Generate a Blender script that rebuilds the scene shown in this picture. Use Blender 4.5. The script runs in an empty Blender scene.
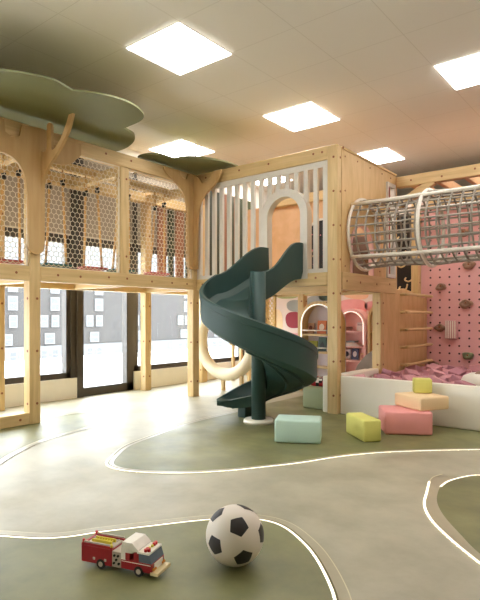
import bpy, bmesh, math, random
from mathutils import Vector, Matrix
random.seed(7)
PI = math.pi
R = math.radians
sc = bpy.context.scene
COL = sc.collection

# ------------------------------------------------------------------ materials
def lin(c):
    out = []
    for v in c:
        v = v / 255.0
        out.append(v / 12.92 if v <= 0.04045 else ((v + 0.055) / 1.055) ** 2.4)
    return (out[0], out[1], out[2], 1.0)

def new_mat(name):
    m = bpy.data.materials.new(name)
    m.use_nodes = True
    nt = m.node_tree
    b = nt.nodes['Principled BSDF']
    return m, nt, b

def mat(name, col, rough=0.5, var=0.06, scale=14.0, stretch=(1, 1, 1), bump=0.0, metal=0.0, emit=None, estr=0.0, detail=4.0, col2=None):
    """Principled surface whose colour wanders between two close tones of procedural noise."""
    m, nt, b = new_mat(name)
    N, L = nt.nodes, nt.links
    tc = N.new('ShaderNodeTexCoord')
    mp = N.new('ShaderNodeMapping')
    mp.inputs['Scale'].default_value = stretch
    L.new(tc.outputs['Object'], mp.inputs['Vector'])
    no = N.new('ShaderNodeTexNoise')
    no.inputs['Scale'].default_value = scale
    no.inputs['Detail'].default_value = detail
    L.new(mp.outputs['Vector'], no.inputs['Vector'])
    cr = N.new('ShaderNodeValToRGB')
    a = lin(col)
    lo = tuple(max(0, x * (1 - var)) for x in a[:3]) + (1,)
    hi = tuple(min(1, x * (1 + var)) for x in a[:3]) + (1,)
    if col2:
        lo, hi = a, lin(col2)
    cr.color_ramp.elements[0].position = 0.32
    cr.color_ramp.elements[1].position = 0.68
    cr.color_ramp.elements[0].color = lo
    cr.color_ramp.elements[1].color = hi
    L.new(no.outputs['Fac'], cr.inputs['Fac'])
    L.new(cr.outputs['Color'], b.inputs['Base Color'])
    b.inputs['Roughness'].default_value = rough
    b.inputs['Metallic'].default_value = metal
    if bump:
        bp = N.new('ShaderNodeBump')
        bp.inputs['Strength'].default_value = bump
        bp.inputs['Distance'].default_value = 0.01
        L.new(no.outputs['Fac'], bp.inputs['Height'])
        L.new(bp.outputs['Normal'], b.inputs['Normal'])
    if emit:
        b.inputs['Emission Color'].default_value = lin(emit)
        b.inputs['Emission Strength'].default_value = estr
    return m

def wood(name, col, stretch, dark=0.80):
    """Pale pine: streaks of grain drawn out along one axis, with soft broad tone changes."""
    m, nt, b = new_mat(name)
    N, L = nt.nodes, nt.links
    tc = N.new('ShaderNodeTexCoord')
    mp = N.new('ShaderNodeMapping')
    mp.inputs['Scale'].default_value = stretch
    L.new(tc.outputs['Object'], mp.inputs['Vector'])
    no = N.new('ShaderNodeTexNoise')
    no.inputs['Scale'].default_value = 16
    no.inputs['Detail'].default_value = 5
    no.inputs['Distortion'].default_value = 0.6
    L.new(mp.outputs['Vector'], no.inputs['Vector'])
    cr = N.new('ShaderNodeValToRGB')
    a = lin(col)
    cr.color_ramp.elements[0].position = 0.30
    cr.color_ramp.elements[1].position = 0.62
    cr.color_ramp.elements[0].color = (a[0] * dark, a[1] * dark * 0.95, a[2] * dark * 0.84, 1)
    cr.color_ramp.elements[1].color = a
    L.new(no.outputs['Fac'], cr.inputs['Fac'])
    L.new(cr.outputs['Color'], b.inputs['Base Color'])
    b.inputs['Roughness'].default_value = 0.5
    return m

PINE = (220, 190, 138)
WX = wood('pine_along_x', PINE, (0.12, 1.6, 1.6))
WY = wood('pine_along_y', PINE, (1.6, 0.12, 1.6))
WZ = wood('pine_along_z', PINE, (1.6, 1.6, 0.12))
PLY = wood('plywood', (218, 184, 132), (1.0, 1.0, 0.22), 0.86)
PLYT = wood('tree_plywood', (198, 162, 110), (1.2, 1.2, 0.12), 0.90)
PLYO = wood('orange_plywood', (218, 176, 134), (0.4, 0.4, 0.4), 0.9)
BOLT = mat('brown_plug', (142, 80, 42), 0.5)
GREYF = mat('warm_grey_paint', (214, 208, 198), 0.5, 0.03)
GREEN = mat('slide_green', (42, 70, 66), 0.5, 0.05, 6)
GREENB = mat('slide_green_rim', (54, 86, 82), 0.36, 0.05, 6)
CREAM = mat('cream_padding', (236, 222, 192), 0.55, 0.03, 5)
WHITEP = mat('white_padding', (244, 238, 224), 0.5, 0.02, 4)
ROPE = mat('net_rope', (232, 220, 198), 0.8, 0.06, 40)
ROPEG = mat('tunnel_net_cord', (158, 150, 138), 0.8, 0.10, 30)
TUBEW = mat('tunnel_white_tube', (232, 224, 212), 0.6, 0.05, 60, bump=0.3)
STICK = mat('swing_rope', (216, 172, 108), 0.7, 0.12, 30)
BLACK = mat('black_plastic', (24, 22, 22), 0.45)
SEATR = mat('seat_brick_red', (166, 74, 62), 0.6)
SEATT = mat('seat_teal', (52, 96, 88), 0.6)
SEATP = mat('seat_rose', (196, 104, 104), 0.6)
OLIVE = mat('canopy_olive', (118, 120, 80), 0.62, 0.03, 3)
PINKW = mat('pegboard_pink', (238, 184, 184), 0.55, 0.03, 5)
HOLE = mat('peg_hole', (84, 44, 44), 0.8)
HOLDB = mat('hold_brown', (150, 118, 96), 0.7, 0.2, 30, bump=0.4)
HOLDG = mat('hold_green', (116, 124, 88), 0.7, 0.2, 30, bump=0.4)
CEIL = None
WALLC = mat('wall_cream', (242, 237, 228), 0.7, 0.02, 3)
WALLP = mat('wall_blush', (226, 208, 198), 0.7, 0.02, 3)
SILL = mat('sill_wall_white', (244, 240, 230), 0.6, 0.03, 5)
BRONZE = mat('window_bronze', (70, 62, 54), 0.4, 0.05, 8)
DECK = mat('deck_underside', (222, 190, 140), 0.6, 0.05, 6)
STRO = mat('terracotta_board', (150, 100, 70), 0.6, 0.08, 8)
STRG = mat('dark_olive_board', (54, 57, 30), 0.6, 0.08, 8)

def glass_mat():
    m, nt, b = new_mat('window_glass')
    N, L = nt.nodes, nt.links
    N.remove(b)
    tr = N.new('ShaderNodeBsdfTransparent'); tr.inputs['Color'].default_value = (0.93, 0.95, 0.95, 1)
    gl = N.new('ShaderNodeBsdfGlossy'); gl.inputs['Roughness'].default_value = 0.02
    fr = N.new('ShaderNodeFresnel'); fr.inputs['IOR'].default_value = 1.35
    mx = N.new('ShaderNodeMixShader')
    ge = N.new('ShaderNodeNewGeometry')
    inv = N.new('ShaderNodeMath'); inv.operation = 'SUBTRACT'; inv.inputs[0].default_value = 1.0
    L.new(ge.outputs['Backfacing'], inv.inputs[1])
    mu = N.new('ShaderNodeMath'); mu.operation = 'MULTIPLY'
    L.new(fr.outputs['Fac'], mu.inputs[0]); L.new(inv.outputs[0], mu.inputs[1])
    L.new(mu.outputs[0], mx.inputs['Fac'])
    L.new(tr.outputs['BSDF'], mx.inputs[1]); L.new(gl.outputs['BSDF'], mx.inputs[2])
    L.new(mx.outputs['Shader'], N['Material Output'].inputs['Surface'])
    return m
GLASS = glass_mat()

def floor_mat(name, c1, c2, rough, ior=1.8):
    """Seamless resin floor: clouds of two tones plus a fine mottling, slightly uneven gloss."""
    m, nt, b = new_mat(name)
    N, L = nt.nodes, nt.links
    tc = N.new('ShaderNodeTexCoord')
    n1 = N.new('ShaderNodeTexNoise'); n1.inputs['Scale'].default_value = 2.6; n1.inputs['Detail'].default_value = 9; n1.inputs['Roughness'].default_value = 0.62
    L.new(tc.outputs['Object'], n1.inputs['Vector'])
    cr = N.new('ShaderNodeValToRGB')
    cr.color_ramp.elements[0].position = 0.34; cr.color_ramp.elements[1].position = 0.66
    cr.color_ramp.elements[0].color = lin(c1); cr.color_ramp.elements[1].color = lin(c2)
    L.new(n1.outputs['Fac'], cr.inputs['Fac'])
    L.new(cr.outputs['Color'], b.inputs['Base Color'])
    n2 = N.new('ShaderNodeTexNoise'); n2.inputs['Scale'].default_value = 3.2; n2.inputs['Detail'].default_value = 3
    L.new(tc.outputs['Object'], n2.inputs['Vector'])
    mr = N.new('ShaderNodeMapRange')
    mr.inputs['From Min'].default_value = 0.3; mr.inputs['From Max'].default_value = 0.7
    mr.inputs['To Min'].default_value = rough - 0.05; mr.inputs['To Max'].default_value = rough + 0.07
    L.new(n2.outputs['Fac'], mr.inputs['Value'])
    L.new(mr.outputs['Result'], b.inputs['Roughness'])
    bp = N.new('ShaderNodeBump'); bp.inputs['Strength'].default_value = 0.02; bp.inputs['Distance'].default_value = 0.02
    L.new(n2.outputs['Fac'], bp.inputs['Height']); L.new(bp.outputs['Normal'], b.inputs['Normal'])
    b.inputs['IOR'].default_value = ior
    return m
FLOORP = floor_mat('floor_stone_beige', (150, 144, 120), (176, 170, 146), 0.47, 1.9)
FLOORG = floor_mat('floor_olive', (94, 95, 54), (128, 126, 76), 0.47, 1.8)
BORD = floor_mat('floor_border_beige', (162, 154, 128), (176, 168, 142), 0.33)
LED = mat('led_strip', (255, 250, 235), 0.5, 0.0, emit=(255, 246, 226), estr=1.3)
CHAN = mat('unlit_channel_cream', (214, 208, 178), 0.4, 0.02)
PANEL = mat('light_panel', (255, 252, 245), 0.5, 0.0, emit=(252, 250, 247), estr=15.5)

def ceiling_mat(ox, oy):
    """Ceiling tiles 0.6 m square: fine grooves of a darker tone along a square grid."""
    m, nt, b = new_mat('ceiling_tiles')
    N, L = nt.nodes, nt.links
    tc = N.new('ShaderNodeTexCoord')
    sx = N.new('ShaderNodeSeparateXYZ')
    L.new(tc.outputs['Object'], sx.inputs['Vector'])
    fac = None
    for ax, off in (('X', ox), ('Y', oy)):
        a = N.new('ShaderNodeMath'); a.operation = 'SUBTRACT'; a.inputs[1].default_value = off
        L.new(sx.outputs[ax], a.inputs[0])
        p = N.new('ShaderNodeMath'); p.operation = 'PINGPONG'; p.inputs[1].default_value = 0.3
        L.new(a.outputs[0], p.inputs[0])
        l = N.new('ShaderNodeMath'); l.operation = 'LESS_THAN'; l.inputs[1].default_value = 0.003
        L.new(p.outputs[0], l.inputs[0])
        if fac is None:
            fac = l
        else:
            mx = N.new('ShaderNodeMath'); mx.operation = 'MAXIMUM'
            L.new(fac.outputs[0], mx.inputs[0]); L.new(l.outputs[0], mx.inputs[1]); fac = mx
    mix = N.new('ShaderNodeMix'); mix.data_type = 'RGBA'
    mix.inputs[6].default_value = lin((236, 231, 221)); mix.inputs[7].default_value = lin((220, 214, 202))
    L.new(fac.outputs[0], mix.inputs[0])
    L.new(mix.outputs[2], b.inputs['Base Color'])
    b.inputs['Roughness'].default_value = 0.8
    return m
CEILM = ceiling_mat(-3.3594, 2.7354)

# ------------------------------------------------------------------ mesh helper
class MB:
    def __init__(self):
        self.bm = bmesh.new()
    def box(self, x0, x1, y0, y1, z0, z1, mi=0, M=None):
        vs = []
        for z in (z0, z1):
            for (x, y) in ((x0, y0), (x1, y0), (x1, y1), (x0, y1)):
                v = Vector((x, y, z))
                vs.append(self.bm.verts.new(M @ v if M else v))
        for f in ((3, 2, 1, 0), (4, 5, 6, 7), (0, 1, 5, 4), (1, 2, 6, 5), (2, 3, 7, 6), (3, 0, 4, 7)):
            self.bm.faces.new([vs[i] for i in f]).material_index = mi
        return self
    def rbox(self, x0, x1, y0, y1, z0, z1, r=0.01, seg=2, mi=0, M=None):
        t = bmesh.new()
        bmesh.ops.create_cube(t, size=1)
        for v in t.verts:
            v.co = Vector(((x0 + x1) / 2 + v.co.x * (x1 - x0), (y0 + y1) / 2 + v.co.y * (y1 - y0), (z0 + z1) / 2 + v.co.z * (z1 - z0)))
        bmesh.ops.bevel(t, geom=list(t.edges), offset=r, segments=seg, profile=0.5, affect='EDGES')
        self.join(t, mi, M, smooth=seg > 1)
        return self
    def join(self, t, mi=None, M=None, smooth=False):
        mp = {}
        for v in t.verts:
            mp[v] = self.bm.verts.new(M @ v.co if M else v.co)
        for f in t.faces:
            try:
                g = self.bm.faces.new([mp[v] for v in f.verts])
                g.material_index = f.material_index if mi is None else mi
                g.smooth = smooth
            except ValueError:
                pass
        t.free()
    def prism(self, pts, fn, d0, d1, mi=0, smooth=False):
        """Outline pts (u,v) swept from depth d0 to d1; fn(u,v,d) gives the point in space."""
        a = [self.bm.verts.new(fn(u, v, d0)) for u, v in pts]
        b = [self.bm.verts.new(fn(u, v, d1)) for u, v in pts]
        n = len(pts)
        self.bm.faces.new(a[::-1]).material_index = mi
        self.bm.faces.new(b).material_index = mi
        for i in range(n):
            f = self.bm.faces.new([a[i], a[(i + 1) % n], b[(i + 1) % n], b[i]])
            f.material_index = mi; f.smooth = smooth
        return self
    def tube(self, path, r, n=8, mi=0, closed=False, cap=True):
        path = [Vector(p) for p in path]
        m = len(path)
        rs = r if isinstance(r, (list, tuple)) else [r] * m
        prev = None; rings = []
        for i, p in enumerate(path):
            if closed:
                t = path[(i + 1) % m] - path[i - 1]
            else:
                t = path[min(i + 1, m - 1)] - path[max(i - 1, 0)]
            t.normalize()
            if prev is None:
                up = Vector((0, 0, 1)) if abs(t.z) < 0.9 else Vector((1, 0, 0))
                a = t.cross(up).normalized()
            else:
                a = (prev - t * prev.dot(t)).normalized()
            prev = a
            b = t.cross(a)
            rings.append([self.bm.verts.new(p + (a * math.cos(2 * PI * k / n) + b * math.sin(2 * PI * k / n)) * rs[i]) for k in range(n)])
        for i in range(m if closed else m - 1):
            A, B = rings[i], rings[(i + 1) % m]
            for k in range(n):
                f = self.bm.faces.new([A[k], A[(k + 1) % n], B[(k + 1) % n], B[k]])
                f.material_index = mi; f.smooth = n > 5
        if cap and not closed:
            self.bm.faces.new(rings[0][::-1]).material_index = mi
            self.bm.faces.new(rings[-1]).material_index = mi
        return self
    def cyl(self, p0, p1, r, n=16, mi=0):
        return self.tube([p0, p1], r, n, mi)
    def lathe(self, prof, c, n=32, mi=0):
        """prof: (radius, z) list turned about the vertical through c."""
        rings = []
        for (r, z) in prof:
            if r < 1e-5:
                rings.append([self.bm.verts.new((c[0], c[1], c[2] + z))])
            else:
                rings.append([self.bm.verts.new((c[0] + r * math.cos(2 * PI * k / n), c[1] + r * math.sin(2 * PI * k / n), c[2] + z)) for k in range(n)])
        for A, B in zip(rings, rings[1:]):
            for k in range(n):
                vs = []
                for ring, idx in ((A, k), (A, k + 1), (B, k + 1), (B, k)):
                    v = ring[idx % len(ring)] if len(ring) > 1 else ring[0]
                    if v not in vs: vs.append(v)
                if len(vs) > 2:
                    f = self.bm.faces.new(vs); f.material_index = mi; f.smooth = True
        return self
    def sphere(self, c, r, mi=0, sub=3, sc=(1, 1, 1)):
        t = bmesh.new()
        bmesh.ops.create_icosphere(t, subdivisions=sub, radius=1)
        for v in t.verts:
            v.co = Vector((c[0] + v.co.x * r * sc[0], c[1] + v.co.y * r * sc[1], c[2] + v.co.z * r * sc[2]))
        self.join(t, mi, None, True)
        return self
    def build(self, name, mats, parent=None, kind=None):
        base = world_loc(parent)
        bmesh.ops.recalc_face_normals(self.bm, faces=list(self.bm.faces))
        for v in self.bm.verts:
            v.co -= base
        me = bpy.data.meshes.new(name)
        self.bm.to_mesh(me); self.bm.free()
        for m in (mats if isinstance(mats, (list, tuple)) else [mats]):
            me.materials.append(m)
        o = bpy.data.objects.new(name, me)
        COL.objects.link(o)
        if parent: o.parent = parent
        if kind: o['kind'] = kind
        return o

def world_loc(o):
    v = Vector((0, 0, 0))
    while o is not None:
        v = v + Vector(o.location); o = o.parent
    return v

def tag(o, label, cat, group=None):
    o['label'] = label; o['category'] = cat
    if group: o['group'] = group
    return o

def thing(name, loc, label, cat, group=None, rz=0.0):
    o = bpy.data.objects.new(name, None)
    o.empty_display_size = 0.1
    COL.objects.link(o)
    o.location = loc; o.rotation_euler = (0, 0, rz)
    return tag(o, label, cat, group)

def copy_tree(o, parent=None):
    c = o.copy(); COL.objects.link(c); c.parent = parent
    for ch in list(o.children): copy_tree(ch, c)
    return c

FY = lambda y0: (lambda u, v, d: Vector((u, y0 + d, v)))       # outline in X-Z, depth along Y
FX = lambda x0: (lambda u, v, d: Vector((x0 + d, u, v)))       # outline in Y-Z, depth along X
FZ = lambda z0: (lambda u, v, d: Vector((u, v, z0 + d)))       # outline in X-Y, depth along Z

def spline(pts, n=6, closed=False):
    P = [Vector(p) for p in pts]; m = len(P); out = []
    for i in range(m if closed else m - 1):
        p1, p2 = P[i], P[(i + 1) % m]
        p0 = P[i - 1] if (closed or i > 0) else p1 * 2 - p2
        p3 = P[(i + 2) % m] if (closed or i + 2 < m) else p2 * 2 - p1
        for k in range(n):
            t = k / n
            out.append(0.5 * ((2 * p1) + (p2 - p0) * t + (2 * p0 - 5 * p1 + 4 * p2 - p3) * t * t + (3 * p1 - p0 - 3 * p2 + p3) * t ** 3))
    if not closed: out.append(P[-1].copy())
    return out

def arc(cx, cz, r, a0, a1, n=16, rz=None):
    rz = rz or r
    return [(cx + r * math.cos(R(a0 + (a1 - a0) * k / n)), cz + rz * math.sin(R(a0 + (a1 - a0) * k / n))) for k in range(n + 1)]

# ------------------------------------------------------------------ camera
H = 0.95
YAW = R(38.69)
cd = bpy.data.cameras.new('camera'); cam = bpy.data.objects.new('camera', cd); COL.objects.link(cam)
cam.location = (0, 0, H); cam.rotation_euler = (R(90), 0, YAW)
cd.sensor_fit = 'HORIZONTAL'; cd.sensor_width = 36; cd.lens = 532 / 480 * 36
cd.shift_y = 16.4 / 480
cd.clip_end = 400; cd.clip_start = 0.02
sc.camera = cam

# ------------------------------------------------------------------ room shell
CZ = 3.094
XW = -5.36           # window wall, inner face
YB = 7.15            # back wall, inner face
YBB = 10.4           # far wall of the room beyond the half-height back wall
XR_, YF = 3.4, -3.0  # right wall and the wall behind the viewer
def struct(mb, name, mats): return mb.build(name, mats, kind='structure')

struct(MB().box(XW - 0.3, XR_ + 0.2, YF - 0.2, YBB + 0.2, -0.12, 0.0), 'floor', FLOORP)
struct(MB().box(XW - 0.3, XR_ + 0.2, YF - 0.2, YBB + 0.2, CZ, CZ + 0.12), 'ceiling', CEILM)
struct(MB().box(XR_, XR_ + 0.15, YF, YBB, 0, CZ), 'wall_right', WALLC)
struct(MB().box(XW - 0.2, XR_ + 0.15, YF - 0.15, YF, 0, CZ), 'wall_front', WALLC)
# window wall: low sills, the top strip, the pier beside the door
w = MB()
w.box(XW - 0.2, XW, YF, 3.72, 0, 0.235)
w.box(XW - 0.2, XW, 4.52, 6.86, 0, 0.235)
w.box(XW - 0.2, XW, YF, 6.86, 2.86, CZ)
w.box(XW - 0.2, XW, 6.86, YBB, 0, CZ)
struct(w, 'wall_left', SILL)

# back wall with its painted pebble shapes
def blob(cx, cz, rx, rz, sq=0.2, rot=0.0, n=28):
    out = []
    for k in range(n):
        a = 2 * PI * k / n
        c, s = math.cos(a), math.sin(a)
        q = (abs(c) ** 2.6 + abs(s) ** 2.6) ** (-1 / 2.6)
        q *= 1 + 0.05 * math.sin(2 * a + cx * 9)
        x, z = rx * q * c, rz * q * s
        out.append((cx + x * math.cos(rot) - z * math.sin(rot), cz + x * math.sin(rot) + z * math.cos(rot)))
    return out
cols = [(176, 178, 120), (160, 160, 152), (150, 44, 58), (226, 160, 158), (240, 210, 168), (78, 96, 84), (236, 188, 150), (232, 160, 156), (216, 150, 150)]
MURM = [mat('mural_paint_%s' % n, c, 0.7, 0.03) for n, c in zip(('moss', 'grey', 'crimson', 'salmon', 'sand', 'pine', 'peach', 'coral', 'rose'), cols)]
w = MB()
w.box(XW, XR_, YB, YB + 0.12, 0, 2.52)
AT = lambda px: math.tan(math.atan((px - 240) / 532) - YAW) * YB      # X on the back wall for a sight line
def zt(px, py):
    x = AT(px); return H - (py - 316.4) / 532 * (0.6250 * -x + 0.7806 * YB)
def pebble(px, py, w2, h2, mi, rot=0.0):
    x0, x1 = AT(px - w2), AT(px + w2)
    z0, z1 = zt(px, py + h2), zt(px, py - h2)
    w.prism(blob((x0 + x1) / 2, (z0 + z1) / 2, (x1 - x0) / 2, (z1 - z0) / 2, rot=rot), FY(YB), -0.004, 0.001, mi)
for a in ((288, 293, 12, 6, 1), (297, 306, 10, 6, 2), (294, 320, 8, 8.5, 3, 0.1), (296, 340, 9, 7, 4), (276, 325, 7, 15, 5), (315, 302, 9, 6, 2),
          (327, 296, 8, 5, 6), (352, 308, 16, 8.5, 8), (356, 294, 13, 5, 7, -0.15), (372, 306, 7, 5, 9), (276, 352, 10, 8, 2), (300, 362, 10, 9, 7), (385, 296, 9, 6, 4),
          (262, 300, 8, 8, 4), (330, 283, 10, 5, 5), (300, 281, 9, 4, 4), (275, 278, 9, 6, 2)):
    pebble(*a)
struct(w, 'wall_back', [WALLP] + MURM)
struct(MB().box(XW - 0.2, XR_ + 0.15, YBB, YBB + 0.15, 0, CZ), 'wall_far', WALLC)

# windows and glass door
def window(n, y0, y1, z0, z1, mull=(), transom=True, deep=0.09):
    m = MB()
    xa, xb = XW - 0.13, XW - 0.13 + deep
    f = 0.065
    m.box(xa, xb, y0, y1, z0, z0 + f).box(xa, xb, y0, y1, z1 - f, z1)
    m.box(xa, xb, y0, y0 + f, z0, z1).box(xa, xb, y1 - f, y1, z0, z1)
    for y in mull: m.box(xa, xb, y - 0.045, y + 0.045, z0, z1)
    if transom: m.box(xa, xb, y0, y1, 1.79, 1.91)
    o = struct(m, 'window_%d' % n, BRONZE)
    MB().box(xa + 0.03, xa + 0.036, y0 + f * 0.5, y1 - f * 0.5, z0 + f * 0.5, z1 - f * 0.5).build('glass', GLASS, o)
    return o
window(1, YF + 0.1, 3.60, 0.235, 2.86, mull=(-1.6, 0.35, 1.95 - 0.35))
window(2, 4.54, 6.86, 0.235, 2.86, mull=())
m = MB()                                  # the broad dark post between window and door
m.box(XW - 0.16, XW - 0.02, 3.585, 3.655, 0.235, 2.86).box(XW - 0.13, XW + 0.01, 3.655, 3.735, 0.0, 2.86)
struct(m, 'trim_1', BRONZE)
m = MB()
xa, xb = XW - 0.12, XW - 0.03
m.box(xa, xb, 3.735, 4.53, 0.0, 0.10).box(xa, xb, 3.735, 4.53, 2.78, 2.86).box(xa, xb, 3.735, 3.765, 0, 2.86).box(xa, xb, 4.41, 4.53, 0, 2.86).box(xa, xb, 3.735, 4.53, 1.79, 1.91)
d = struct(m, 'door_1', BRONZE)
MB().box(xa + 0.04, xa + 0.046, 3.75, 4.43, 0.08, 2.8).build('glass', GLASS, d)

# roller blinds drawn down over the upper panes
def blind_mat():
    m, nt, b = new_mat('blind_taupe')
    N, L = nt.nodes, nt.links
    N.remove(b)
    d = N.new('ShaderNodeBsdfDiffuse'); d.inputs['Color'].default_value = lin((200, 188, 172))
    t = N.new('ShaderNodeBsdfTranslucent'); t.inputs['Color'].default_value = lin((140, 128, 116))
    mx = N.new('ShaderNodeMixShader'); mx.inputs['Fac'].default_value = 0.5
    L.new(d.outputs['BSDF'], mx.inputs[1]); L.new(t.outputs['BSDF'], mx.inputs[2])
    L.new(mx.outputs['Shader'], N['Material Output'].inputs['Surface'])
    return m
BLIND = blind_mat()
for k, (y0, y1, l) in enumerate(((-2.85, -0.1, 'taupe roller blind on the window farthest left, outside the photo'), (0.0, 3.58, 'taupe roller blind behind the nets left of the dark window post'), (3.76, 4.5, 'narrow taupe roller blind over the top of the glass door'), (4.58, 6.83, 'taupe roller blind behind the corner post and grey slats'))):
    t = thing('roller_blind', (XW - 0.02, (y0 + y1) / 2, 2.8), l, 'blind', 'roller blinds on the upper panes')
    MB().box(XW - 0.027, XW - 0.024, y0, y1, 1.90, 2.80).build('cloth', BLIND, t)
    MB().cyl((XW - 0.02, y0, 2.82), (XW - 0.02, y1, 2.82), 0.022, 12).build('roller', GREYF, t)
    MB().rbox(XW - 0.032, XW - 0.018, y0, y1, 1.885, 1.905, 0.003, 1).build('hem_bar', GREYF, t)

# floor inlays: olive play zones, their beige kerb bands and the light strips in them
def poly(pts, name, m, z0, z1):
    struct(MB().prism([(p[0], p[1]) for p in pts], FZ(0), z0, z1), name, m)
def ribbon(path, wd, name, m, z0, z1, n=5, side=0.0):
    P = spline([(p[0], p[1], 0) for p in path], n)
    Lf, Rt = [], []
    for i, p in enumerate(P):
        t = (P[min(i + 1, len(P) - 1)] - P[max(i - 1, 0)]).normalized()
        nrm = Vector((-t.y, t.x, 0))
        Lf.append(p + nrm * (wd / 2 + side)); Rt.append(p + nrm * (-wd / 2 + side))
    mb = MB()
    for i in range(len(P) - 1):
        q = [Lf[i], Rt[i], Rt[i + 1], Lf[i + 1]]
        lo = [mb.bm.verts.new((v.x, v.y, z0)) for v in q]; hi = [mb.bm.verts.new((v.x, v.y, z1)) for v in q]
        mb.bm.faces.new(hi)
        for a, b in ((0, 1), (2, 3), (1, 2), (3, 0)):
            if a in (1, 3) and 0 < i < len(P) - 2: continue
            mb.bm.faces.new([lo[a], lo[b], hi[b], hi[a]])
    struct(mb, name, m)
A = [(-2.75, 0.72), (-2.45, 0.98), (-2.26, 1.13), (-2.16, 1.19), (-2.07, 1.25), (-2.0, 1.33), (-1.94, 1.44), (-1.82, 1.62), (-1.69, 1.81), (-1.57, 1.945), (-1.45, 2.0), (-1.34, 1.99), (-1.21, 1.92), (-1.09, 1.83), (-0.95, 1.69), (-0.84, 1.55), (-0.72, 1.33), (-0.6, 1.0)]
Ain = spline([(x, y, 0) for x, y in A], 5)
poly([(p.x, p.y) for p in Ain] + [(-0.5, 0.3), (-2.2, 0.1), (-2.9, 0.3)], 'floor_inlay', FLOORG, -0.001, 0.002)
ribbon(A, 0.054, 'trim_2', BORD, 0.0, 0.0025, side=0.028)
ribbon(A, 0.0105, 'trim_3', LED, 0.0, 0.004)
B = [(-0.2, 4.75), (-0.6, 4.42), (-1.03, 4.02), (-1.3, 3.77), (-1.55, 3.5), (-1.72, 3.23), (-1.85, 2.93), (-1.99, 2.68), (-2.13, 2.46), (-2.33, 2.25), (-2.56, 2.12), (-2.71, 2.10), (-2.83, 2.15), (-2.96, 2.3), (-3.1, 2.52), (-3.2, 2.85), (-3.32, 3.3), (-3.36, 3.74), (-3.36, 4.17), (-3.39, 4.6)]
Bin = spline([(x, y, 0) for x, y in B], 5)
poly([(p.x, p.y) for p in Bin] + [(-3.4, 7.0), (2.6, 7.0), (2.6, 5.4)], 'floor_inlay', FLOORG, -0.001, 0.002)
ribbon(B, 0.046, 'trim_4', BORD, 0.0, 0.0025, side=-0.025)
ribbon(B[:14], 0.014, 'trim_5', LED, 0.0, 0.004)
ribbon(B[13:], 0.010, 'trim_6', CHAN, 0.0, 0.004)
C_ = [(-4.1, 1.5), (-4.35, 2.22), (-4.42, 2.55), (-4.51, 2.89), (-4.47, 3.14), (-4.3, 3.19), (-4.07, 3.05), (-3.9, 2.84), (-3.82, 2.54), (-3.73, 2.21), (-3.56, 1.92), (-3.42, 1.74), (-3.2, 1.5)]
Cin = spline([(x, y, 0) for x, y in C_], 5)
poly([(p.x, p.y) for p in Cin], 'floor_inlay', FLOORG, -0.001, 0.002)
ribbon(C_, 0.05, 'trim_7', BORD, 0.0, 0.0025, side=0.02)
ribbon(C_, 0.012, 'trim_8', CHAN, 0.0, 0.004)
R1 = [(-0.45, 3.55), (-0.70, 3.47), (-0.87, 3.37), (-0.93, 3.28), (-0.975, 3.14), (-0.98, 3.01), (-0.94, 2.83), (-0.89, 2.70), (-0.81, 2.56), (-0.7, 2.41), (-0.59, 2.27), (-0.4, 2.08)]
R2 = [(-1.075, 3.16), (-1.06, 3.06), (-1.01, 2.88), (-0.95, 2.67), (-0.86, 2.5), (-0.73, 2.34), (-0.57, 2.18), (-0.35, 1.98)]
Rin = spline([(x, y, 0) for x, y in R1], 5)
poly([(p.x, p.y) for p in Rin] + [(0.6, 2.2), (0.8, 3.4), (0.2, 3.65)], 'floor_inlay', FLOORG, -0.001, 0.002)
bp = spline([(x, y, 0) for x, y in R2], 5)
q = [(p.x, p.y) for p in bp] + [(p.x, p.y) for p in Rin[::-1]]
poly(q, 'trim_9', BORD, 0.0, 0.0012)
ribbon(R1[:6], 0.010, 'trim_10', LED, 0.0, 0.004)
ribbon(R2[1:], 0.0115, 'trim_11', LED, 0.0, 0.004)
ribbon([(-1.05, 3.26), (-1.072, 3.16), (-1.06, 3.06)], 0.006, 'trim_19', CHAN, 0.0, 0.003)

GROOVE = mat('groove_olive', (96, 88, 48), 0.5, 0.05)
ribbon(A, 0.007, 'trim_13', GROOVE, 0.0, 0.0038, side=0.010)
ribbon(A, 0.004, 'trim_14', CHAN, 0.0, 0.0030, side=0.055)
ribbon(B, 0.009, 'trim_15', GROOVE, 0.0, 0.0038, side=-0.013)
ribbon(B, 0.005, 'trim_16', GROOVE, 0.0, 0.0030, side=-0.048)
ribbon(C_, 0.006, 'trim_17', GROOVE, 0.0, 0.0038, side=-0.010)
ribbon(C_, 0.006, 'trim_18', GROOVE, 0.0, 0.0030, side=0.045)

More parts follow.
